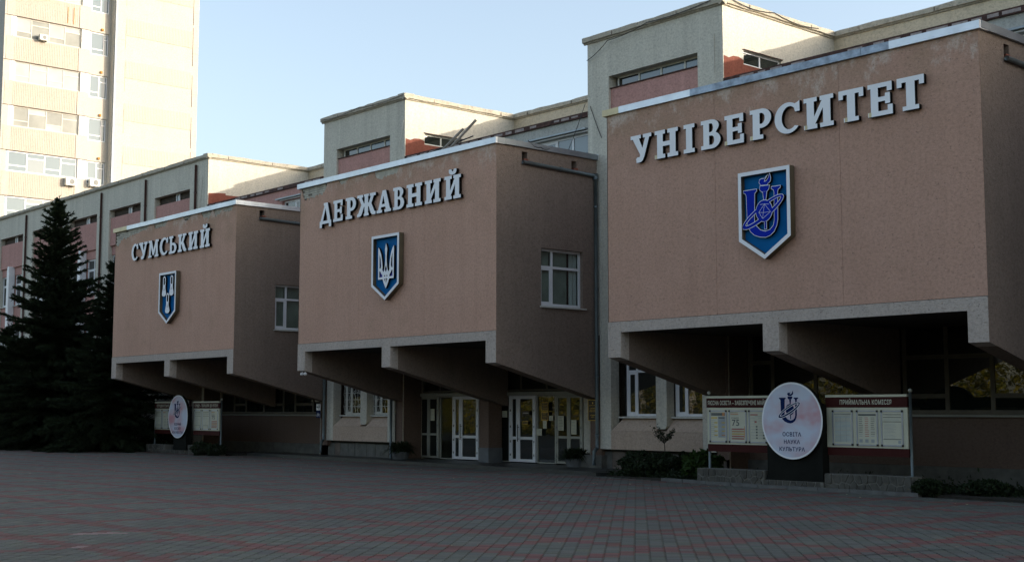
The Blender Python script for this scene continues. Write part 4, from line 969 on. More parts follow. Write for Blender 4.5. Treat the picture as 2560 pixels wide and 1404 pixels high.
# ------------------------------------------------------------------ notice boards, round signs, stone walls
def poster(parent, fr, a0, a1, z0, z1, d, style):
    b = mb(fr); f = .035
    b.box(a0, a1, d, d + .016, z0, z0 + f, 'alu'); b.box(a0, a1, d, d + .016, z1 - f, z1, 'alu'); b.box(a0, a0 + f, d, d + .016, z0 + f, z1 - f, 'alu'); b.box(a1 - f, a1, d, d + .016, z0 + f, z1 - f, 'alu')
    for (x, z) in ((a0, z0), (a1 - .04, z0), (a0, z1 - .04), (a1 - .04, z1 - .04)): b.box(x - .004, x + .044, d + .004, d + .022, z - .004, z + .044, 'black')
    p = b.build('poster_frame', parent)
    q = mb(fr); q.box(a0 + f, a1 - f, d + .001, d + .006, z0 + f, z1 - f, 'paper'); q.build('paper', p)
    q = mb(fr); A, B_, Z, T = a0 + f + .02, a1 - f - .02, z0 + f + .02, z1 - f - .02; w_, h_ = B_ - A, T - Z; D_ = d + .0065
    def bar(x, x2, z, z2, m_, dd=0): q.box(A + w_ * x, A + w_ * x2, D_ + dd, D_ + .001 + dd, Z + h_ * z, Z + h_ * z2, m_)
    if style == 'price':
        bar(0, 1, .88, .985, 'ink'); bar(.8, .97, .87, .99, 'inkor', .0012)
        for c, mt in ((0, 'inkyel'), (.53, 'ink')):
            bar(c, c + .44, .78, .83, mt)
            for i in range(9):
                z = .72 - i * .075; bar(c, c + R.uniform(.2, .44), z, z + .014, 'inkgrey')
                if i % 2: bar(c + .22, c + .45, z - .035, z + .005, R.choice(['inkyel', 'inkor', 'inkyel']))
        bar(.5, 1, .1, .86, 'inkgrey', -.0004)
    elif style == '75':
        bar(0, .55, .93, .96, 'inkor'); bar(0, .55, .99, 1, 'ink'); bar(0, .55, .90, .905, 'ink')
        for i in range(5):
            z = .05 + i * .085; bar(.08, .95, z, z + .035, R.choice(['inkor', 'inkyel', 'inkred'])); bar(.08, .95, z + .037, z + .043, 'ink'); bar(.08, .95, z - .008, z - .002, 'ink')
        bar(.04, .075, .05, .42, 'inkgrey'); bar(.955, .99, .1, .52, 'inkor')
    elif style == 'qr':
        bar(0, .5, .9, .94, 'inkred'); bar(.3, 1, .86, .875, 'inkgrey'); bar(.28, .42, .64, .7, 'inkred')
        for i in range(8):
            z = .8 - i * .1; bar(.02, .3, z, z + .012, 'inkgrey'); bar(.55, .8, z, z + .012, 'inkgrey'); bar(.0, 1, z - .03, z - .027, 'inkgrey')
            if i > 2: bar(.36, .48, z - .02, z + .03, 'ink'); bar(.84, .97, z - .02, z + .03, 'ink')
    elif style == 'table':
        bar(0, 1, .95, .97, 'ink')
        for i in range(22): z = .04 + i * .042; bar(.02, .98, z, z + .016, R.choice(['inkblue', 'inkblue', 'inkgrey']), 0)
        bar(.36, .38, .03, .86, 'inkgrey', .0008); bar(.7, .72, .03, .86, 'inkgrey', .0008)
    elif style == 'grid':
        bar(0, 1, .9, .96, 'ink')
        for i in range(11):
            z = .83 - i * .06
            for j, mt in enumerate(('ink', 'inkred', 'ink')): bar(.02 + .34 * j, .2 + .34 * j + R.uniform(0, .06), z, z + .018, mt if R.random() > .3 else 'inkgrey')
        for j in range(3): bar(.03 + .34 * j, .22 + .34 * j, .03, .14, 'inkgrey')
    else:
        for z in (.93, .84, .70, .14): bar(0, 1, z, z + .022, 'ink')
        for i in range(11): z = .64 - i * .045; bar(.05, R.uniform(.4, .75), z, z + .01, 'inkgrey')
        bar(0, .9, .77, .785, 'inkgrey'); bar(.82, .98, .02, .11, 'inkgrey')
    q.build('print', p)
    if style == '75':
        text('75', fr, A + w_ * .1, A + w_ * .62, Z + h_ * .64, h_ * .22, D_ + .002, 'ink', p, 'print')
        text('СУМДУ', fr, A + w_ * .06, A + w_ * .6, Z + h_ * .80, h_ * .055, D_ + .002, 'ink', p, 'print')
def board(fr, a0, a1, title, ta0, ta1, ps, label, postL, postR, gap=.1):
    o_ = Vector(fr[0]); t = thing('notice_board', label, 'notice board', (o_.x + (a0 + a1) / 2, o_.y, 0), 'notice boards on the stone walls')
    b = mb(fr); b.box(a0, a1, -.05, 0, 1.02, 1.95, 'boardcream'); b.build('back_panel', t)
    b = mb(fr); b.box(a0 - .02, a1, -.06, .008, 1.953, 2.19, 'maroon'); b.build('header', t)
    b = mb(fr); b.box(a0 - .02, a1, -.07, .02, 2.193, 2.25, 'boardcream'); b.build('top_rail', t)
    b = mb(fr); b.box(a0 + .01, a1 + .02, -.05, .004, .83, 1.017, 'maroon'); b.build('lower_panel', t)
    text(title, fr, ta0, ta1, 2.075, .105, .010, 'paper', t)
    n_ = 3; w_ = (a1 - a0 - .06) / n_ if ps is None else None
    for i, (x, x2, st) in enumerate(ps): poster(t, fr, x, x2, 1.065, 1.885, .001, st)
    for x, ball in ((postL, True), (postR, True)):
        if x is None: continue
        q = mb(fr); q.tube([q.pt(x, -.04, z) for z in (.1, 1.0, 2.28)], .034, 'pipe', 10); po = q.build('post', t, True)
        q = mb(fr); q.sphere(q.pt(x, -.04, 2.33), .05, 'greyframe'); q.build('finial', po, True)
    return t
FB = FRONT(0, 1.7)
board(FB, 13.23, 15.45, 'ЯКІСНА ОСВІТА – ЗАБЕЗПЕЧЕНЕ МАЙБУТНЄ', 13.25, 15.42, [(13.31, 13.88, 'price'), (13.95, 14.52, '75'), (14.59, 15.16, 'qr')], 'maroon and cream notice board with a 75 poster, headed ЯКІСНА ОСВІТА', 13.26, None)
board(FB, 16.94, 19.12, 'ПРИЙМАЛЬНА КОМІСІЯ', 17.32, 18.72, [(17.10, 17.67, 'table'), (17.77, 18.35, 'grid'), (18.43, 19.01, 'list')], 'maroon and cream notice board with three printed tables, headed ПРИЙМАЛЬНА КОМІСІЯ', None, 19.18)
FL = FRONT(0, 2.25)
board(FL, -19.75, -17.5, 'СТУДЕНТСЬКЕ ЖИТТЯ', -19.55, -17.7, [(-19.66, -19.06, 'list'), (-18.98, -18.38, 'qr'), (-18.3, -17.7, 'grid')], 'notice board under the СУМСЬКИЙ box, between spruce and small round sign', -19.78, None)
board(FL, -16.05, -13.78, 'СУМДУ – ТВІЙ ШЛЯХ ДО УСПІХУ', -15.95, -13.9, [(-15.97, -15.35, 'list'), (-15.24, -14.62, 'list'), (-14.52, -13.9, '75')], 'notice board under the СУМСЬКИЙ box, between small round sign and entrance', None, -13.68)
def round_sign(cx, cz, y, r, lines, label, sc):
    t = thing('round_sign', label, 'sign', (cx, y, .7), 'round university signs')
    fr = FRONT(0, y)
    q = mb(fr); q.prism([(cx + r * math.cos(a), cz + r * 1.03 * math.sin(a)) for a in np.linspace(0, 2 * math.pi, 64, endpoint=False)], -.13, 0, 'letter', 'darkped'); q.build('rim', t)
    q = mb(fr); q.prism([(cx + r * .95 * math.cos(a), cz + r * .98 * math.sin(a)) for a in np.linspace(0, 2 * math.pi, 64, endpoint=False)], .0008, .003, 'disc'); q.build('face', t)
    old = FRONT
    emblem_at(t, cx - .03 * r / .9, sc, cz + .30 * r / .9, y)
    for txt, w_, z in lines: text(txt, fr, cx - w_ / 2, cx + w_ / 2, cz + z, .095, .005, 'navy', t)
    return t
def emblem_at(t, cx, sc, zc, y):
    fr = FRONT(0, y); tr = lambda ps: [(x * sc, (z - 6.6) * sc) for x, z in ps]
    for i, ps in enumerate(([U], [CUP], [HND], [PIN], [FLM], [GL])):
        me = shape([tr(p) for p in ps], 'emblem_shape', .0008); place(me, fr, cx, .005 + i * .0004, zc, ['navy'], t, 'emblem_shape')
    me = shape([tr(RO), tr(RI)], 'emblem_outline', .0005, .02 * sc); place(me, fr, cx, .0085, zc, ['letter'], t, 'emblem_outline')
    me = shape([tr(RO), tr(RI)], 'emblem_shape', .0005); place(me, fr, cx, .0098, zc, ['navy'], t, 'emblem_shape')
round_sign(16.12, 1.635, 1.42, .90, [('ОСВІТА', .55, -.325), ('НАУКА', .475, -.505), ('КУЛЬТУРА', .75, -.68)], 'large round pale pink and blue sign reading ОСВІТА НАУКА КУЛЬТУРА on a dark pedestal', .535)
round_sign(-16.92, 1.6, 1.95, .90, [('ВІДКРИЙ', .62, -.325), ('ВСЕСВІТ', .58, -.505), ('МОЖЛИВОСТЕЙ', .98, -.68)], 'small round sign with blue emblem under the СУМСЬКИЙ box', .535)
def pedestal(x0, x1, y, label):
    q = mb(FRONT(0, y)); q.box(x0, x1, -.35, -.09, .16, 2.05, 'darkped'); q.box(x0 - .02, x1 + .02, -.36, -.08, .16, .30, 'darkped')
    tag(q.build('sign_pedestal'), label, 'pedestal')
pedestal(15.3, 16.93, 1.42, 'dark pedestal behind the large round sign')
pedestal(-17.45, -16.3, 1.95, 'dark pedestal behind the small round sign')

def clip(poly, px, pz, nx, nz):
    out = []
    for i in range(len(poly)):
        a, c = poly[i], poly[(i + 1) % len(poly)]
        da = (a[0] - px) * nx + (a[1] - pz) * nz; dc = (c[0] - px) * nx + (c[1] - pz) * nz
        if da <= 0: out.append(a)
        if da * dc < 0:
            t = da / (da - dc); out.append((a[0] + (c[0] - a[0]) * t, a[1] + (c[1] - a[1]) * t))
    return out
def stone_wall(x0, x1, yf, h, label, depth=.42):
    t = thing('stone_wall', label, 'stone wall', ((x0 + x1) / 2, yf + depth / 2, 0), 'rubble stone walls under the boards')
    fr = FRONT(0, yf); b = mb(fr); b.box(x0, x1, -depth, -.004, -.02, h, 'stonejoint'); b.build('mortar_core', t)
    s = .19; sites = []
    for i in range(int((x1 - x0) / s) + 1):
        for j in range(max(1, int(h / s + .5))):
            sites.append((x0 + (i + .5 + R.uniform(-.38, .38) + .25 * (j % 2)) * s, (j + .5 + R.uniform(-.35, .35)) * h / max(1, int(h / s + .5))))
    for a in sites:
        if not x0 < a[0] < x1: continue
        poly = [(x0, 0), (x1, 0), (x1, h), (x0, h)]
        for c in sites:
            if c is a or abs(c[0] - a[0]) > .6: continue
            nx, nz = c[0] - a[0], c[1] - a[1]; l = math.hypot(nx, nz) + 1e-9; nx /= l; nz /= l
            poly = clip(poly, (a[0] + c[0]) / 2 - nx * .011, (a[1] + c[1]) / 2 - nz * .011, nx, nz)
            if len(poly) < 3: break
        if len(poly) < 3: continue
        q = mb(fr); d = R.uniform(.004, .03); cx = sum(p[0] for p in poly) / len(poly); cz = sum(p[1] for p in poly) / len(poly)
        b0 = len(q.v); n_ = len(poly)
        q.v += [tuple(q.pt(x, -.015, z)) for x, z in poly] + [tuple(q.pt(cx + (x - cx) * .88, d, cz + (z - cz) * .88)) for x, z in poly]
        q.f.append(tuple(b0 + n_ + i for i in range(n_))); q.m.append(q.mi('stone'))
        for i in range(n_): q.f.append((b0 + i, b0 + (i + 1) % n_, b0 + n_ + (i + 1) % n_, b0 + n_ + i)); q.m.append(0)
        q.build('stone', t)
    return t
stone_wall(13.05, 15.2, 1.48, .40, 'rubble stone wall under the ЯКІСНА ОСВІТА board')
stone_wall(15.22, 16.98, 1.44, .19, 'low rubble stone wall under the large round sign')
stone_wall(17.0, 19.32, 1.48, .40, 'rubble stone wall under the ПРИЙМАЛЬНА КОМІСІЯ board')
stone_wall(-20.1, -18.3, 2.05, .36, 'stone wall under the board between spruce and small round sign')
stone_wall(-18.28, -16.2, 2.0, .15, 'low stone wall under the small round sign')
stone_wall(-16.1, -13.6, 2.05, .40, 'stone wall under the board between small round sign and entrance')

# ------------------------------------------------------------------ small things on the walls and doors
t = thing('wall_plaque', 'black plaque with gold lettering and gold border beside the drainpipe', 'plaque', (6.47, 4.15, 1.57))
fr = FRONT(0, 4.15)
b = mb(fr); b.box(6.31, 6.73, .0, .02, 1.56, 2.21, 'plaque'); b.build('plate', t)
b = mb(fr)
for (a, a2, z, z2) in ((6.31, 6.73, 1.56, 1.575), (6.31, 6.73, 2.195, 2.21), (6.31, 6.325, 1.575, 2.195), (6.715, 6.73, 1.575, 2.195)): b.box(a, a2, .0202, .024, z, z2, 'gold')
b.box(6.50, 6.54, .0202, .023, 2.08, 2.13, 'gold'); b.build('border', t)
for txt, z, w_, h in (('МІНІСТЕРСТВО ОСВІТИ УКРАЇНИ', 2.03, .33, .022), ('СУМСЬКИЙ', 1.945, .22, .027), ('ДЕРЖАВНИЙ', 1.895, .24, .027), ('УНІВЕРСИТЕТ', 1.845, .30, .03), ('ГОЛОВНИЙ', 1.73, .24, .035), ('КОРПУС', 1.675, .14, .03)): text(txt, fr, 6.52 - w_ / 2, 6.52 + w_ / 2, z, h * .8, .0215, 'gold', t)
def small_sign(name, label, cat, fr, a0, a1, z0, z1, mat, d=.0, marks=()):
    t = thing(name, label, cat, tuple(Vector(fr[0]) + Vector((a0, 0, z0))))
    b = mb(fr); b.box(a0, a1, d, d + .008, z0, z1, mat); b.build('plate', t)
    return t
fr = FRONT(0, 4.06)
t = small_sign('parking_sign', 'white parking sign with arrow and letter P under the СУМСЬКИЙ box', 'sign', fr, -9.16, -8.86, 1.87, 2.13, 'letter')
text('P', fr, -8.99, -8.89, 2.0, .17, .012, 'ink', t); b = mb(fr); b.prism([(x - .24, z) for x, z in [(-8.89, 2.0), (-8.83, 2.06), (-8.83, 2.015), (-8.77, 2.015), (-8.77, 1.985), (-8.83, 1.985), (-8.83, 1.94)]], .0085, .011, 'ink'); b.build('arrow', t)
t = small_sign('bicycle_sign', 'dark blue bicycle sign below the white parking sign', 'sign', fr, -9.16, -8.86, 1.58, 1.85, 'navy')
for c in (-9.08, -8.94):
    me = shape([ell(0, 0, .05, .05, 0, 20), ell(0, 0, .04, .04, 0, 20)], 'w', .001); place(me, fr, c, .0105, 1.67, ['letter'], t, 'bicycle_wheel')
b = mb(fr)
for (x, z, x2, z2) in ((-8.84, 1.67, -8.80, 1.74), (-8.80, 1.74, -8.72, 1.74), (-8.72, 1.74, -8.70, 1.67), (-8.80, 1.74, -8.77, 1.67), (-8.77, 1.67, -8.72, 1.74), (-8.83, 1.76, -8.77, 1.76)): b.tube([b.pt(x - .24, .011, z), b.pt(x2 - .24, .011, z2)], .006, 'letter', 4)
b.build('bicycle_frame', t)
fr = FRONT(0, 4.985)
def notice(name, label, a0, a1, z0, z1, mat, ink='ink', n_=6, border=None, d=.0):
    t = thing(name, label, 'notice', (a0, 4.98, z0), 'notices on the entrance doors')
    b = mb(fr); b.box(a0, a1, d, d + .003, z0, z1, mat); b.build('sheet', t)
    b = mb(fr)
    for i in range(n_):
        z = z1 - (z1 - z0) * (i + .8) / (n_ + .6); b.box(a0 + (a1 - a0) * R.uniform(.1, .2), a1 - (a1 - a0) * R.uniform(.1, .35), d + .0032, d + .0042, z - (.004 if border else .007), z + (.004 if border else .007), ink)
    if border:
        for q in ((a0, a1, z0, z0 + .012), (a0, a1, z1 - .012, z1), (a0, a0 + .012, z0 + .012, z1 - .012), (a1 - .012, a1, z0 + .012, z1 - .012)): b.box(q[0], q[1], d + .0032, d + .005, q[2], q[3], border)
    b.build('print', t)
notice('paper_notice', 'white sheet on the left grey door', -2.87, -2.62, 1.5, 1.93, 'paper', 'inkgrey', 3)
notice('door_plate', 'upper dark plate with gold rim on the fixed glass by the grey doors', 3.21, 3.55, 1.86, 2.15, 'plaque', 'gold', 5, 'gold')
notice('door_plate', 'lower dark plate with gold rim on the fixed glass by the grey doors', 3.21, 3.55, 1.55, 1.83, 'plaque', 'gold', 5, 'gold')
notice('paper_notice', 'pale pink sheet hanging below the two dark plates', 3.29, 3.47, 1.28, 1.54, 'paper', 'inkgrey', 2)
notice('paper_notice', 'small white sheet beside the lower dark plate', 3.59, 3.79, 1.54, 1.70, 'paper', 'ink', 4)
notice('paper_notice', 'small white sheet low on the fixed glass', 2.97, 3.23, 1.04, 1.27, 'paper', 'inkgrey', 5)
notice('paper_notice', 'long printed sheet on the left leaf of the right grey doors', 4.03, 4.30, 1.22, 1.70, 'paper', 'ink', 9)
notice('paper_notice', 'long white sheet on the right leaf of the right grey doors', 4.65, 4.90, 1.10, 1.57, 'paper', 'inkgrey', 4)
notice('paper_notice', 'white sheet on the glass left of the right white door', 1.2, 1.46, 1.64, 1.86, 'paper', 'inkgrey', 3)
notice('door_plate', 'dark plate with a gold rim on the right white door', 2.29, 2.55, 1.40, 1.52, 'plaque', 'gold', 1, 'gold', .012)
notice('door_plate', 'dark plate lettered КНИГА in white on the right white door', 2.24, 2.62, 1.72, 1.86, 'plaque', 'letter', 1, None, .012)
for i, (x, tx) in enumerate(((-3.93, 'left of two small white cameras under the ДЕРЖАВНИЙ box rib'), (-3.72, 'right of two small white cameras under the ДЕРЖАВНИЙ box rib'))):
    t = thing('security_camera', tx, 'camera', (x, .12, 3.15))
    b = mb(); b.tube([(x, .12, 3.27), (x, .12, 3.19)], .02, 'white', 8); b.build('mount', t); b = mb(); b.sphere((x, .1, 3.145), .062, 'white', 12, 8); b.build('dome', t, True)
# lamps of the boards seen as small pale heads are the finials; planks and cables on the roofs
t = thing('plank_pile', 'weathered planks leaning on the roof before the strip window above the ДЕРЖАВНИЙ box', 'planks', (-.2, 3.6, 9.8))
for i, (x0, y0, z0, x1, y1, z1) in enumerate(((-1.2, 2.7, 9.85, .35, 3.9, 11.75), (-.6, 2.7, 9.85, 1.05, 3.9, 11.95), (-1.3, 3.2, 10.9, .9, 3.9, 11.4))):
    b = mb(); v = Vector((x1 - x0, y1 - y0, z1 - z0)); b.tube([(x0, y0, z0), (x1, y1, z1)], .05 if i < 2 else .025, 'wood' if i < 2 else 'cable', 4); b.build('plank' if i < 2 else 'pipe', t)
def cable(pts, r, mat, label, sag=0.0):
    P_ = [Vector(p) for p in pts]; out = []
    for a, c in zip(P_, P_[1:]):
        for i in range(7):
            t = i / 6; p = a.lerp(c, t); p.z -= sag * 4 * t * (1 - t); out.append(p)
    b = mb(); b.tube(out, r, mat, 5); tag(b.build('cable'), label, 'cable', 'loose cables on the roofs')
cable([(6.38, 4.1, 13.0), (7.4, 4.0, 13.42), (9.1, 4.0, 13.62), (11.6, 4.0, 13.70)], .012, 'cable', 'black cable draped over the coping of the tall block by the УНІВЕРСИТЕТ box', .06)
cable([(-9.0, 4.0, 13.64), (-6.5, 4.0, 13.70), (-3.4, 4.0, 13.68)], .010, 'cable', 'black cable along the front coping of the tall block by the ДЕРЖАВНИЙ box', .07)
cable([(12.06, 4.4, 13.72), (12.06, 6.4, 13.71), (12.06, 8.6, 13.66)], .012, 'cable', 'black cable along the sunlit side coping of the tall block by the УНІВЕРСИТЕТ box', .10)
cable([(11.6, 4.13, 12.75), (11.6, 4.13, 11.6)], .012, 'palecable', 'pale cable stub hanging by the corner of the tall block by the УНІВЕРСИТЕТ box')
cable([(-3.5, 4.12, 12.75), (-3.75, 4.1, 11.75)], .012, 'palecable', 'pale cable hanging off the corner of the tall block by the ДЕРЖАВНИЙ box')
cable([(-19.35, 4.12, 12.75), (-19.6, 4.1, 11.0)], .014, 'palecable', 'pale cable hanging off the corner of the long wing')
cable([(6.8, 1.2, 9.95), (6.82, 1.7, 9.8), (6.8, 2.2, 9.9)], .014, 'cable', 'sagging string of cable over the side flashing of the ДЕРЖАВНИЙ box', .08)
cable([(5.6, 3.9, 10.0), (6.35, 4.05, 11.6)], .010, 'cable', 'thin cable rising from the ДЕРЖАВНИЙ box roof to the tall block', .05)
cable([(6.5, 4.12, 11.5), (7.0, 4.12, 10.4)], .012, 'cable', 'black cable slanting down the pilaster beside the УНІВЕРСИТЕТ box', .03)

# ------------------------------------------------------------------ the high-rise behind the left wing
tw = thing('high_rise_block', 'tall cream panel high-rise with strip windows beyond the spruces and the long wing', 'high-rise', (-60, 16, 0))
XT = -56.0; y0, y1, ys, y2 = 7.6, 15.45, 15.45, 22.35
FT = SIDE(XT, 0); FT2 = SIDE(XT + .55, 0)
zs = [29.78 - 3.235 * i for i in range(-4, 9)]             # window heads, storey by storey
ops = []
for zt in zs:
    ops.append((8.05, 13.2, zt - 1.47, zt)); ops.append((13.92, 15.32, zt - 1.74, zt - .02))
b = mb(FT); wall(b, y0, y1, 0, 45, ops, .22, 'tower'); b.build('tower_wall', tw)
b = mb(FT2); wall(b, y1, y2, 0, 45, [], .2, 'tower'); b.build('tower_wall', tw)
b = mb(FRONT(0, y1)); b.quad([b.pt(XT - .0, 0, 0), b.pt(XT + .55, 0, 0), b.pt(XT + .55, 0, 45), b.pt(XT, 0, 45)], 'tower')
b.quad([(XT - 14, y0, 0), (XT, y0, 0), (XT, y0, 45), (XT - 14, y0, 45)], 'tower'); b.quad([(XT - 14, y2, 0), (XT + .55, y2, 0), (XT + .55, y2, 45), (XT - 14, y2, 45)], 'tower')
b.quad([(XT - 14, y0, 45), (XT + .55, y0, 45), (XT + .55, y2, 45), (XT - 14, y2, 45)], 'roof'); b.build('tower_wall', tw)
for zi, zt in enumerate(zs):
    new = zi in (7, 8, 9)                                   # floors with new white frames
    vis = zt > 15 and zt < 34
    pan = (lambda i, q: R.choice(['glarepanew', 'glarepane', 'glarepanew', 'glarepanew'] if zi < 6 else ['glarepane', 'glarepane', 'glarepane', 'glarepanew']) if not new else R.choice(['towerglass', 'towerglass', 'glasslt'])) if vis else 'towerglass'
    window(tw, FT, 8.05 + (.38 if not new else .1), 13.2, zt - 1.47, zt, -.08, vs=[9.55, 10.83, 12.0], hs=[(zt - 1.02, [0, 2]), (zt - .42, [1, 3])], fw=.075 if not new else .09, fm='toweralu' if not new else 'white', gm=pan, name='strip_window')
    window(tw, FT, 13.94, 15.3, zt - 1.72, zt - .04, -.1, vs=[14.68 if zi % 2 else 14.95], hs=[(zt - .5, [1]), (zt - 1.3, [0])], fw=.075, fm='white', gm='towerglass', name='side_window')
    b = mb(FT)                                              # white ribbed piers beside the strip window
    for i in range(5): b.box(13.22 + i * .13, 13.33 + i * .13, -.2, .012 + .012 * (i % 2), zt - 1.47, zt - .01, 'towerwhite')
    b.build('ribbed_pier', tw); b = mb(FT)
    if not new:
        for i in range(3): b.box(8.05 + i * .13, 8.16 + i * .13, -.2, .012 + .012 * (i % 2), zt - 1.47, zt - .01, 'towerwhite')
        b.build('ribbed_pier', tw)
    b = mb(FT); z0r, z1r = zt + .03, zt + 1.74               # ribbed spandrel
    b.box(7.75, 13.0, .0, .02, z0r, z1r, 'towerrib'); sp_ = b.build('ribbed_panel', tw)
    b = mb(FT)
    for i in range(37):
        y = 8.35 + i * .125
        b.box(y, y + .05, .02, .036, z0r + .02, z1r - .02, 'towerrib')
    tag(b.build('rib', sp_), kind='stuff')
    b = mb(FT); b.box(13.0, 13.03, .0, .03, z0r, z1r, 'rust'); b.box(7.62, 13.9, .0, .035, z0r - .03, z0r - .004, 'rust'); b.build('panel_joint', tw)
    b = mb(FT); b.box(14.7, 14.85, -.0, .12, zt + .14, zt + .3, 'rusty'); b.build('lug', tw)
    b = mb(FT2); z1r = zt + 1.32; z0r = zt + .02              # second section: ribbed bands and joints
    b.box(16.42, 21.85, .0, .015, z0r, z1r, 'tower'); sp_ = b.build('ribbed_panel', tw)
    b = mb(FT2)
    for i in range(43):
        y = 16.5 + i * .125; b.box(y, y + .06, .015, .027, z0r + .02, z1r - .02, 'tower')
    tag(b.build('rib', sp_), kind='stuff')
    b = mb(FT2); b.box(16.42, 21.85, .0, .022, z0r - .025, z0r - .003, 'cornice'); b.box(15.6, 16.4, .0, .012, zt - .4, zt - .385, 'cornice'); b.box(21.88, 22.3, .0, .012, zt - .4, zt - .385, 'cornice')
    b.box(16.38, 16.41, .0, .014, zt - 1.0, zt + R.uniform(.4, 1.9), 'cornice'); b.box(21.86, 21.89, .0, .016, zt - 1.4, zt + R.uniform(.6, 1.8), 'rust'); b.build('panel_joint', tw)
b = mb(); b.tube([(XT + .62, y1 + .12, z) for z in (10, 25, 45)], .07, 'white', 8); b.build('drainpipe', tw, True)
for (y, z) in ((12.1, 30.0), (12.55, 30.0)):
    b = mb(FT); b.box(y, y + .05, .046, .05, z, z + R.uniform(.8, 1.3), 'rusty'); b.build('rust_streak', tw)
for (y, z, lb, s_) in ((9.95, 31.55, 'white air conditioner highest on the high-rise', .9), (10.0, 28.3, 'small dark air conditioner in the strip window of the high-rise', .6), (12.25, 18.02, 'white air conditioner under the lowest renewed strip window', .8), (14.05, 18.15, 'white air conditioner under the lowest side window', .8)):
    t = thing('air_conditioner', lb, 'air conditioner', (XT + .2, y, z), 'air conditioners on the high-rise')
    b = mb(FT); b.box(y, y + s_ * .95, .06, .42, z, z + s_ * .68, 'acwhite'); b.build('casing', t)
    b = mb(FT); b.prism([(y + s_ * .55 + s_ * .24 * math.cos(a), z + s_ * .34 + s_ * .24 * math.sin(a)) for a in np.linspace(0, 6.28, 20, endpoint=False)], .42, .43, 'acdark'); b.build('fan_grille', t)
    b = mb(FT); b.box(y + .05, y + .1, .0, .42, z - .06, z - .003, 'acdark'); b.box(y + s_ * .8, y + s_ * .8 + .05, .0, .42, z - .06, z - .003, 'acdark'); b.build('bracket', t)

# ------------------------------------------------------------------ foliage
def leaf_object(name, quads, rnd, mat, parent=None):
    """quads: (n, 4, 3) array"""
    n = len(quads); me = D.meshes.new(name)
    me.vertices.add(n * 4); me.vertices.foreach_set('co', quads.reshape(-1).astype(np.float32))
    me.loops.add(n * 4); me.loops.foreach_set('vertex_index', np.arange(n * 4, dtype=np.int32))
    me.polygons.add(n); me.polygons.foreach_set('loop_start', np.arange(0, n * 4, 4, dtype=np.int32)); me.polygons.foreach_set('loop_total', np.full(n, 4, np.int32))
    at = me.attributes.new('rnd', 'FLOAT', 'FACE'); at.data.foreach_set('value', rnd.astype(np.float32))
    me.polygons.foreach_set('use_smooth', np.zeros(n, bool)); me.update(calc_edges=True); me.materials.append(M[mat])
    return link(D.objects.new(name, me), parent)
def leaf_quads(cent, size, g, flat=0.0):
    n = len(cent)
    d = g.normal(0, 1, (n, 3)); d /= np.linalg.norm(d, axis=1)[:, None] + 1e-9
    e = g.normal(0, 1, (n, 3)); e -= (e * d).sum(1)[:, None] * d; e /= np.linalg.norm(e, axis=1)[:, None] + 1e-9
    s = size * g.uniform(.6, 1.3, n)[:, None]
    return np.stack([cent - d * s * .9, cent + e * s * .42, cent + d * s, cent - e * s * .42], 1)
def needle_twigs(p, d, L, g, wid):
    """flat, drooping needle brush along each twig: p start, d direction, L length -> 3 crossed narrow quads per twig"""
    n = len(p); out = []
    up = np.array([0, 0, 1.0])
    sd = np.cross(d, up); sd /= np.linalg.norm(sd, axis=1)[:, None] + 1e-9
    vv = np.cross(sd, d)
    for k in range(3):
        an = g.uniform(0, np.pi, n)[:, None]; ax = sd * np.cos(an) + vv * np.sin(an)
        w_ = wid * g.uniform(.6, 1.2, n)[:, None]
        out.append(np.stack([p - ax * w_ * .7, p + ax * w_ * .7, p + d * L[:, None] * .7 + ax * w_ * .8, p + d * L[:, None] - ax * w_ * .1], 1))
    return np.concatenate(out)
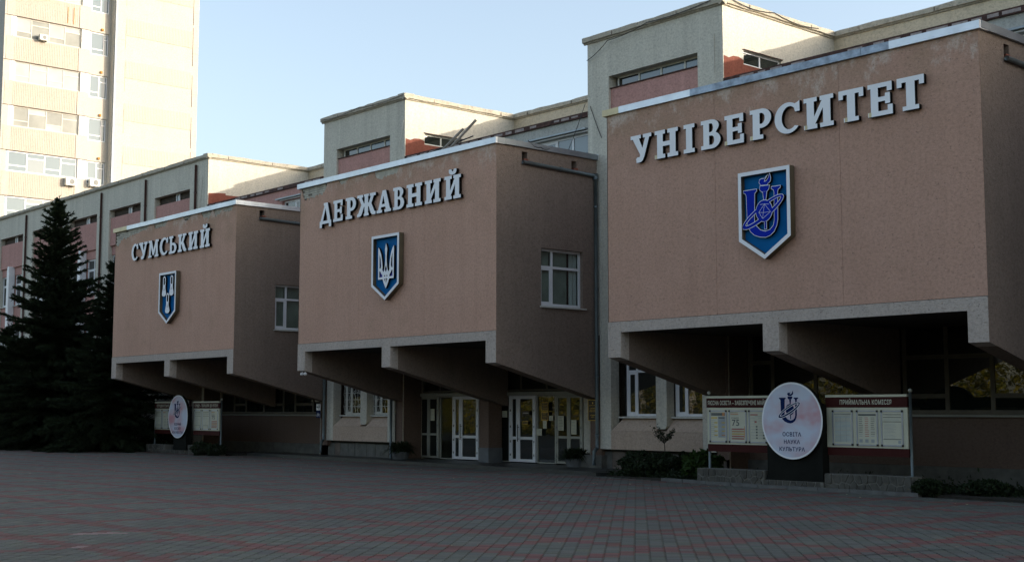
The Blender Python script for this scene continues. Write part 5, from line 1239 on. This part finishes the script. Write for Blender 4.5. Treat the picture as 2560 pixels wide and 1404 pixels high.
def spruce(name, label, x, y, h, rbase, seed, nwh, extra=()):
    g = np.random.default_rng(seed)
    t = thing(name, label, 'tree', (x, y, 0), 'spruces before the long wing')
    b = mb(); b.tube([(x, y, 0), (x + .02, y, h * .5), (x, y, h)], [.17, .09, .012], 'bark', 8); b.build('trunk', t, True)
    P_, D_, L_ = [], [], []
    wb = mb()
    for i in range(nwh):
        f = (i + .5) / nwh; z = .35 + (h - .5) * (1 - (1 - f) ** 1.0) ; z = .35 + (h - .6) * f
        r0 = rbase * ((1 - f) ** .82) * (1 + .0 * f) + .12
        nb = int(7 + 5 * (1 - f))
        for j in range(nb):
            a = 2 * np.pi * (j + g.uniform(-.35, .35)) / nb + i * .7
            r = r0 * g.choice([g.uniform(.5, .8), g.uniform(.8, 1.05), g.uniform(.9, 1.22)])
            for (za, zb, aa, gain) in extra:
                if za < z < zb and abs((a - aa + np.pi) % (2 * np.pi) - np.pi) < .6: r *= gain
            z = max(.3, .35 + (h - .6) * f + g.uniform(-.5, .5) * (h / nwh) * 1.6); dr = np.array([np.cos(a), np.sin(a), 0]); m_ = max(6, int(r / .065)); tt = (np.arange(m_) + g.uniform(0, 1, m_)) / m_
            slope = .55 * f - .12 + g.uniform(-.12, .12)
            zz = z + r * (slope * tt - .25 * tt ** 2 * (1 - f) + .28 * np.clip(tt - .6, 0, 1))
            pts = np.array([x, y, 0]) + dr * (tt * r)[:, None]; pts[:, 2] = zz
            for s_ in (1, -1, 1, -1, 1, -1, 0, 0):
                sd = np.array([-dr[1], dr[0], 0]) * s_
                dd = dr * g.uniform(.5, 1.0, m_)[:, None] + sd * g.uniform(.35, 1.05, m_)[:, None] + np.array([0, 0, 1.0]) * g.normal(.02 + .35 * f, .34, m_)[:, None]
                dd /= np.linalg.norm(dd, axis=1)[:, None]
                P_.append(pts + g.normal(0, .02, pts.shape)); D_.append(dd); L_.append((.10 + .30 * r / 2.5 * (1.1 - tt)) * g.uniform(.6, 1.2, m_) + .07)
            e_ = np.array([x, y, z]) + dr * r; wb.tube([(x, y, z), tuple(pts[min(len(pts) - 1, m_ // 2)]), tuple(pts[np.argmax(tt)])], [.025 * r / 2 + .006, .015, .005], 'bark', 4, False)
    # leader
    for i in range(14):
        P_.append(np.array([[x, y, h - .05 * i]])); a = g.uniform(0, 6.28); dd = np.array([[np.cos(a), np.sin(a), 1.2]]); D_.append(dd / np.linalg.norm(dd)); L_.append(np.array([.16 + .015 * i]))
    P_, D_, L_ = np.concatenate(P_), np.concatenate(D_), np.concatenate(L_)
    wb.build('branches', t)
    q = needle_twigs(P_, D_, L_, g, .028)
    leaf_object('crown', q, np.tile(np.clip(g.normal(.5, .25, len(P_)), 0, 1), 3), 'needle', t)
    return t
spruce('spruce_tree', 'tall dark spruce standing before the long wing, its tip above the roof', -27.5, .6, 12.4, 3.7, 1, 56, ((3.5, 8.2, 0.35, 1.35), (3.0, 7.0, 5.6, 1.25)))
spruce('spruce_tree', 'smaller dark spruce tucked against the СУМСЬКИЙ box', -22.3, 1.3, 8.9, 3.2, 2, 38)
spruce('spruce_tree', 'short dark spruce beyond the tall one, farthest from the СУМСЬКИЙ box', -34.6, .9, 6.4, 2.9, 3, 30)
def bush(name, label, x, y, z, rx, rz, n, leaf, mat, seed, cat='bush', group='bushes along the facade', ry=None, squash=True):
    g = np.random.default_rng(seed)
    t = thing(name, label, cat, (x, y, z), group)
    u = g.normal(0, 1, (n, 3)); u /= np.linalg.norm(u, axis=1)[:, None]
    lump = 1 + .16 * np.sin(u[:, 0] * 5 + seed) * np.sin(u[:, 2] * 6 + 1) + .10 * np.sin(u[:, 1] * 9 + u[:, 0] * 4)
    r = g.uniform(.55, 1.0, n) ** .5 * lump
    c = np.array([x, y, z + rz * .92]) + u * r[:, None] * np.array([rx, ry or rx, rz])
    c[:, 2] = np.maximum(c[:, 2], z + .02)
    leaf_object('foliage', leaf_quads(c, leaf, g), np.clip(g.normal(.5, .25, n), 0, 1), mat, t)
    b = mb()
    for i in range(5): b.tube([(x + g.normal(0, .05), y + g.normal(0, .05), z - .02), (x + g.normal(0, rx * .4), y + g.normal(0, rx * .4), z + rz * 1.1)], [.02, .006], 'bark', 5)
    b.build('stems', t); return t
bush('round_bush', 'dark round bush at the landing corner beside the drainpipe', 9.75, 2.75, .05, .55, .36, 2600, .055, 'leaf', 11)
bush('round_bush', 'dark mounded bush left of the slender sapling', 10.65, 2.85, .05, .55, .34, 2600, .055, 'leaf', 12)
bush('round_bush', 'low dark bush between the two mounded bushes', 10.2, 2.3, .05, .42, .2, 1500, .05, 'leaf', 13)
bush('leafy_shrub', 'lighter green spreading shrub touching the ЯКІСНА ОСВІТА stone wall', 12.3, 2.55, .05, .52, .36, 1400, .12, 'gleaf', 14)
bush('round_bush', 'clipped round bush in front of the stone wall beyond the small round sign', -14.4, 1.75, .0, .42, .30, 1900, .045, 'leaf', 15)
bush('round_bush', 'clipped round bush by the post of the board beyond the small round sign', -13.55, 1.95, .0, .45, .26, 1900, .045, 'leaf', 16)
bush('low_bush', 'low dark bush at the end of the ПРИЙМАЛЬНА КОМІСІЯ stone wall', 19.75, 1.45, .0, .36, .2, 1500, .05, 'leaf', 17)
bush('low_bush', 'larger dark bush past the end of the ПРИЙМАЛЬНА КОМІСІЯ board', 20.7, 2.2, .0, .55, .2, 2200, .05, 'leaf', 18)
for i, (x, lb) in enumerate(((-24.6, 'dark hedge bush between the tall and the smaller spruce'), (-30.6, 'dark hedge bush between the tall and the short spruce'), (-20.9, 'dark hedge bush beside the stone wall near the spruces'), (-37.6, 'dark hedge bush beyond the short spruce'), (-33.0, 'dark hedge bush in front of the short spruce'), (-27.3, 'dark hedge bush under the tall spruce'))):
    bush('hedge_bush', lb, x, edge_y(x) + 1.35, .03, 1.7, .75, 5200, .08, 'leaf', 30 + i, ry=.9)
# sapling with an umbrella crown, small clipped standard, cone
t = thing('sapling', 'slender sapling with an open crown in the bed before the ground floor window', 'sapling', (10.55, 3.0, .05))
g = np.random.default_rng(5); b = mb(); b.tube([(10.55, 3.0, .03), (10.56, 3.0, .6), (10.53, 3.0, .98)], [.018, .015, .012], 'bark', 6); cs = []
for i in range(11):
    a = 2 * math.pi * i / 11; rr = R.uniform(.22, .42); e_ = Vector((10.53 + rr * math.cos(a), 3 + rr * .8 * math.sin(a), 1.25 + R.uniform(-.05, .18)))
    b.tube([(10.53, 3, .95), tuple(Vector((10.53, 3, .95)).lerp(e_, .5) + Vector((0, 0, -.03))), tuple(e_)], [.009, .006, .003], 'bark', 4)
    for q in range(42):
        f = R.uniform(.3, 1.05); p = Vector((10.53, 3, .95)).lerp(e_, f); cs.append((p.x + R.gauss(0, .035), p.y + R.gauss(0, .035), p.z + R.gauss(0, .03)))
b.build('trunk', t); cs = np.array(cs); leaf_object('crown', leaf_quads(cs, .036, g), g.uniform(0, 1, len(cs)), 'leaf', t)
t = thing('topiary', 'small clipped ball on twin stems right of the sapling', 'topiary', (11.05, 3.2, .05)); b = mb()
b.tube([(11.03, 3.2, .03), (11.03, 3.2, .5)], .01, 'bark', 5); b.tube([(11.08, 3.2, .03), (11.08, 3.2, .5)], .01, 'bark', 5); b.build('stem', t)
u = g.normal(0, 1, (500, 3)); u /= np.linalg.norm(u, axis=1)[:, None]; leaf_object('foliage', leaf_quads(np.array([11.05, 3.2, .62]) + u * .12, .035, g), g.uniform(0, 1, 500), 'leaf', t)
def cone_shrub(x, y, h, r, label, sd):
    g = np.random.default_rng(sd); t = thing('conifer_shrub', label, 'shrub', (x, y, .05), 'small cone conifers in the beds'); n = 700
    f = g.uniform(0, 1, n) ** .8; a = g.uniform(0, 6.28, n); rr = r * (1 - f) * g.uniform(.6, 1.05, n)
    c = np.stack([x + rr * np.cos(a), y + rr * np.sin(a), .06 + f * h], 1); leaf_object('foliage', leaf_quads(c, .04, g), g.uniform(0, 1, n), 'leaf', t)
    b = mb(); b.tube([(x, y, .03), (x, y, h * .8)], .012, 'bark', 5); b.build('stem', t)
cone_shrub(10.25, 3.3, .62, .13, 'thin cone conifer between the bush and the sapling', 41)
cone_shrub(12.0, 3.2, .66, .14, 'thin cone conifer behind the lighter green shrub', 42)
def planter(x, y, label, sd, spread):
    t = thing('planter', label, 'planter', (x, y, .1), 'planters by the entrance'); g = np.random.default_rng(sd)
    b = mb(); n = 14; prof = [(.26, .10), (.34, .36), (.36, .38), (.33, .38)]; rings = []
    for r, z in prof: rings.append(len(b.v)); b.v += [(x + r * math.cos(6.283 * i / n), y + r * math.sin(6.283 * i / n), z) for i in range(n)]
    for r0, r1 in zip(rings, rings[1:]):
        for i in range(n): b.f.append((r0 + i, r0 + (i + 1) % n, r1 + (i + 1) % n, r1 + i)); b.m.append(b.mi('conc'))
    b.f.append(tuple(rings[-1] + i for i in range(n))); b.m.append(b.mi('conc')); b.build('pot', t)
    qs = []; m_ = 520
    for i in range(m_):
        a = g.uniform(0, 6.28); L = g.uniform(.25, .55) * spread; el = g.uniform(.1, 1.3); d = np.array([math.cos(a) * math.cos(el), math.sin(a) * math.cos(el), math.sin(el)])
        p0 = np.array([x, y, .38]) + np.array([math.cos(a), math.sin(a), 0]) * g.uniform(0, .25); p1 = p0 + d * L * .6; p2 = p0 + d * L + np.array([0, 0, -.35 * L])
        s_ = np.cross(d, [0, 0, 1]); s_ = s_ / (np.linalg.norm(s_) + 1e-6) * .016
        qs.append([p0 - s_, p0 + s_, p1 + s_, p1 - s_]); qs.append([p1 - s_, p1 + s_, p2 + s_ * .2, p2 - s_ * .2])
    leaf_object('foliage', np.array(qs), g.uniform(0, 1, len(qs)), 'leaf', t)
planter(5.7, 4.15, 'planter of trailing green leaves at the right end of the doors', 51, 1.15)
planter(-3.3, 3.95, 'planter of dark trailing leaves left of the doors', 52, 1.25)
# ground cover in the beds, leaves on the paving
g = np.random.default_rng(61); n = 5200
xx = g.uniform(9.1, 12.6, n); cc = np.stack([xx, g.uniform(2.05, 3.9, n), .05 + g.exponential(.05, n)], 1); xx2 = g.uniform(12.6, 23, n); cc2 = np.stack([xx2, 1.95 + (19.6 - xx2) * .04 + g.uniform(0, 2.2, n), .04 + g.exponential(.05, n)], 1)
xx3 = g.uniform(-45, -20, n); cc3 = np.stack([xx3, [edge_y(x) + .15 for x in xx3] + g.exponential(.8, n), .04 + g.exponential(.06, n)], 1)
al = np.concatenate([cc, cc2, cc3]); tag(leaf_object('ground_cover', leaf_quads(al, .055, g), g.uniform(0, 1, len(al)), 'leaf'), kind='stuff')
n = 420; xx = g.uniform(-30, 30, n); yy = np.minimum([edge_y(x) for x in xx], 9) - g.exponential(3.2, n) - .1
cc = np.stack([xx, yy, np.full(n, .012)], 1); q = leaf_quads(cc, .045, g); q[:, :, 2] = .012 + np.abs(q[:, :, 2] - .012) * .35
tag(leaf_object('fallen_leaves', q, g.uniform(0, 1, n), 'fallen'), kind='stuff')

# ------------------------------------------------------------------ the park across the plaza (seen in the glass)
g = np.random.default_rng(71); allq = []; b = mb(); k = 0
for i in range(46):
    x = -62 + i * 2.6 + g.uniform(-1.2, 1.2); y = -33 - abs(g.normal(0, 5)) - (8 if x > 14 else 0); h = g.uniform(10, 15)
    b.tube([(x, y, 0), (x + g.normal(0, .3), y, h * .5), (x + g.normal(0, .5), y, h * .92)], [.2, .13, .04], 'birch', 7)
    n = 5200; f = g.uniform(0, 1, n); r = (1.2 + 1.7 * np.sin(np.pi * np.clip(f * .9 + .08, 0, 1))) * g.uniform(.3, 1, n) ** .5; a = g.uniform(0, 6.28, n)
    cl = g.normal(0, .35, (n, 3)); c = np.stack([x + r * np.cos(a), y + r * np.sin(a), 1.6 + f * (h - 1.2)], 1) + cl
    allq.append(leaf_quads(c, .17, g))
n = 30000; c = np.stack([g.uniform(-66, 60, n), -32 - g.exponential(4, n), g.exponential(.8, n)], 1); allq.append(leaf_quads(c, .2, g))
wd = leaf_object('woodland', np.concatenate(allq), g.uniform(0, 1, sum(len(q) for q in allq)), 'woods'); tag(wd, kind='stuff')
o = b.build('woodland_trunks'); tag(o, kind='stuff'); o.parent = wd
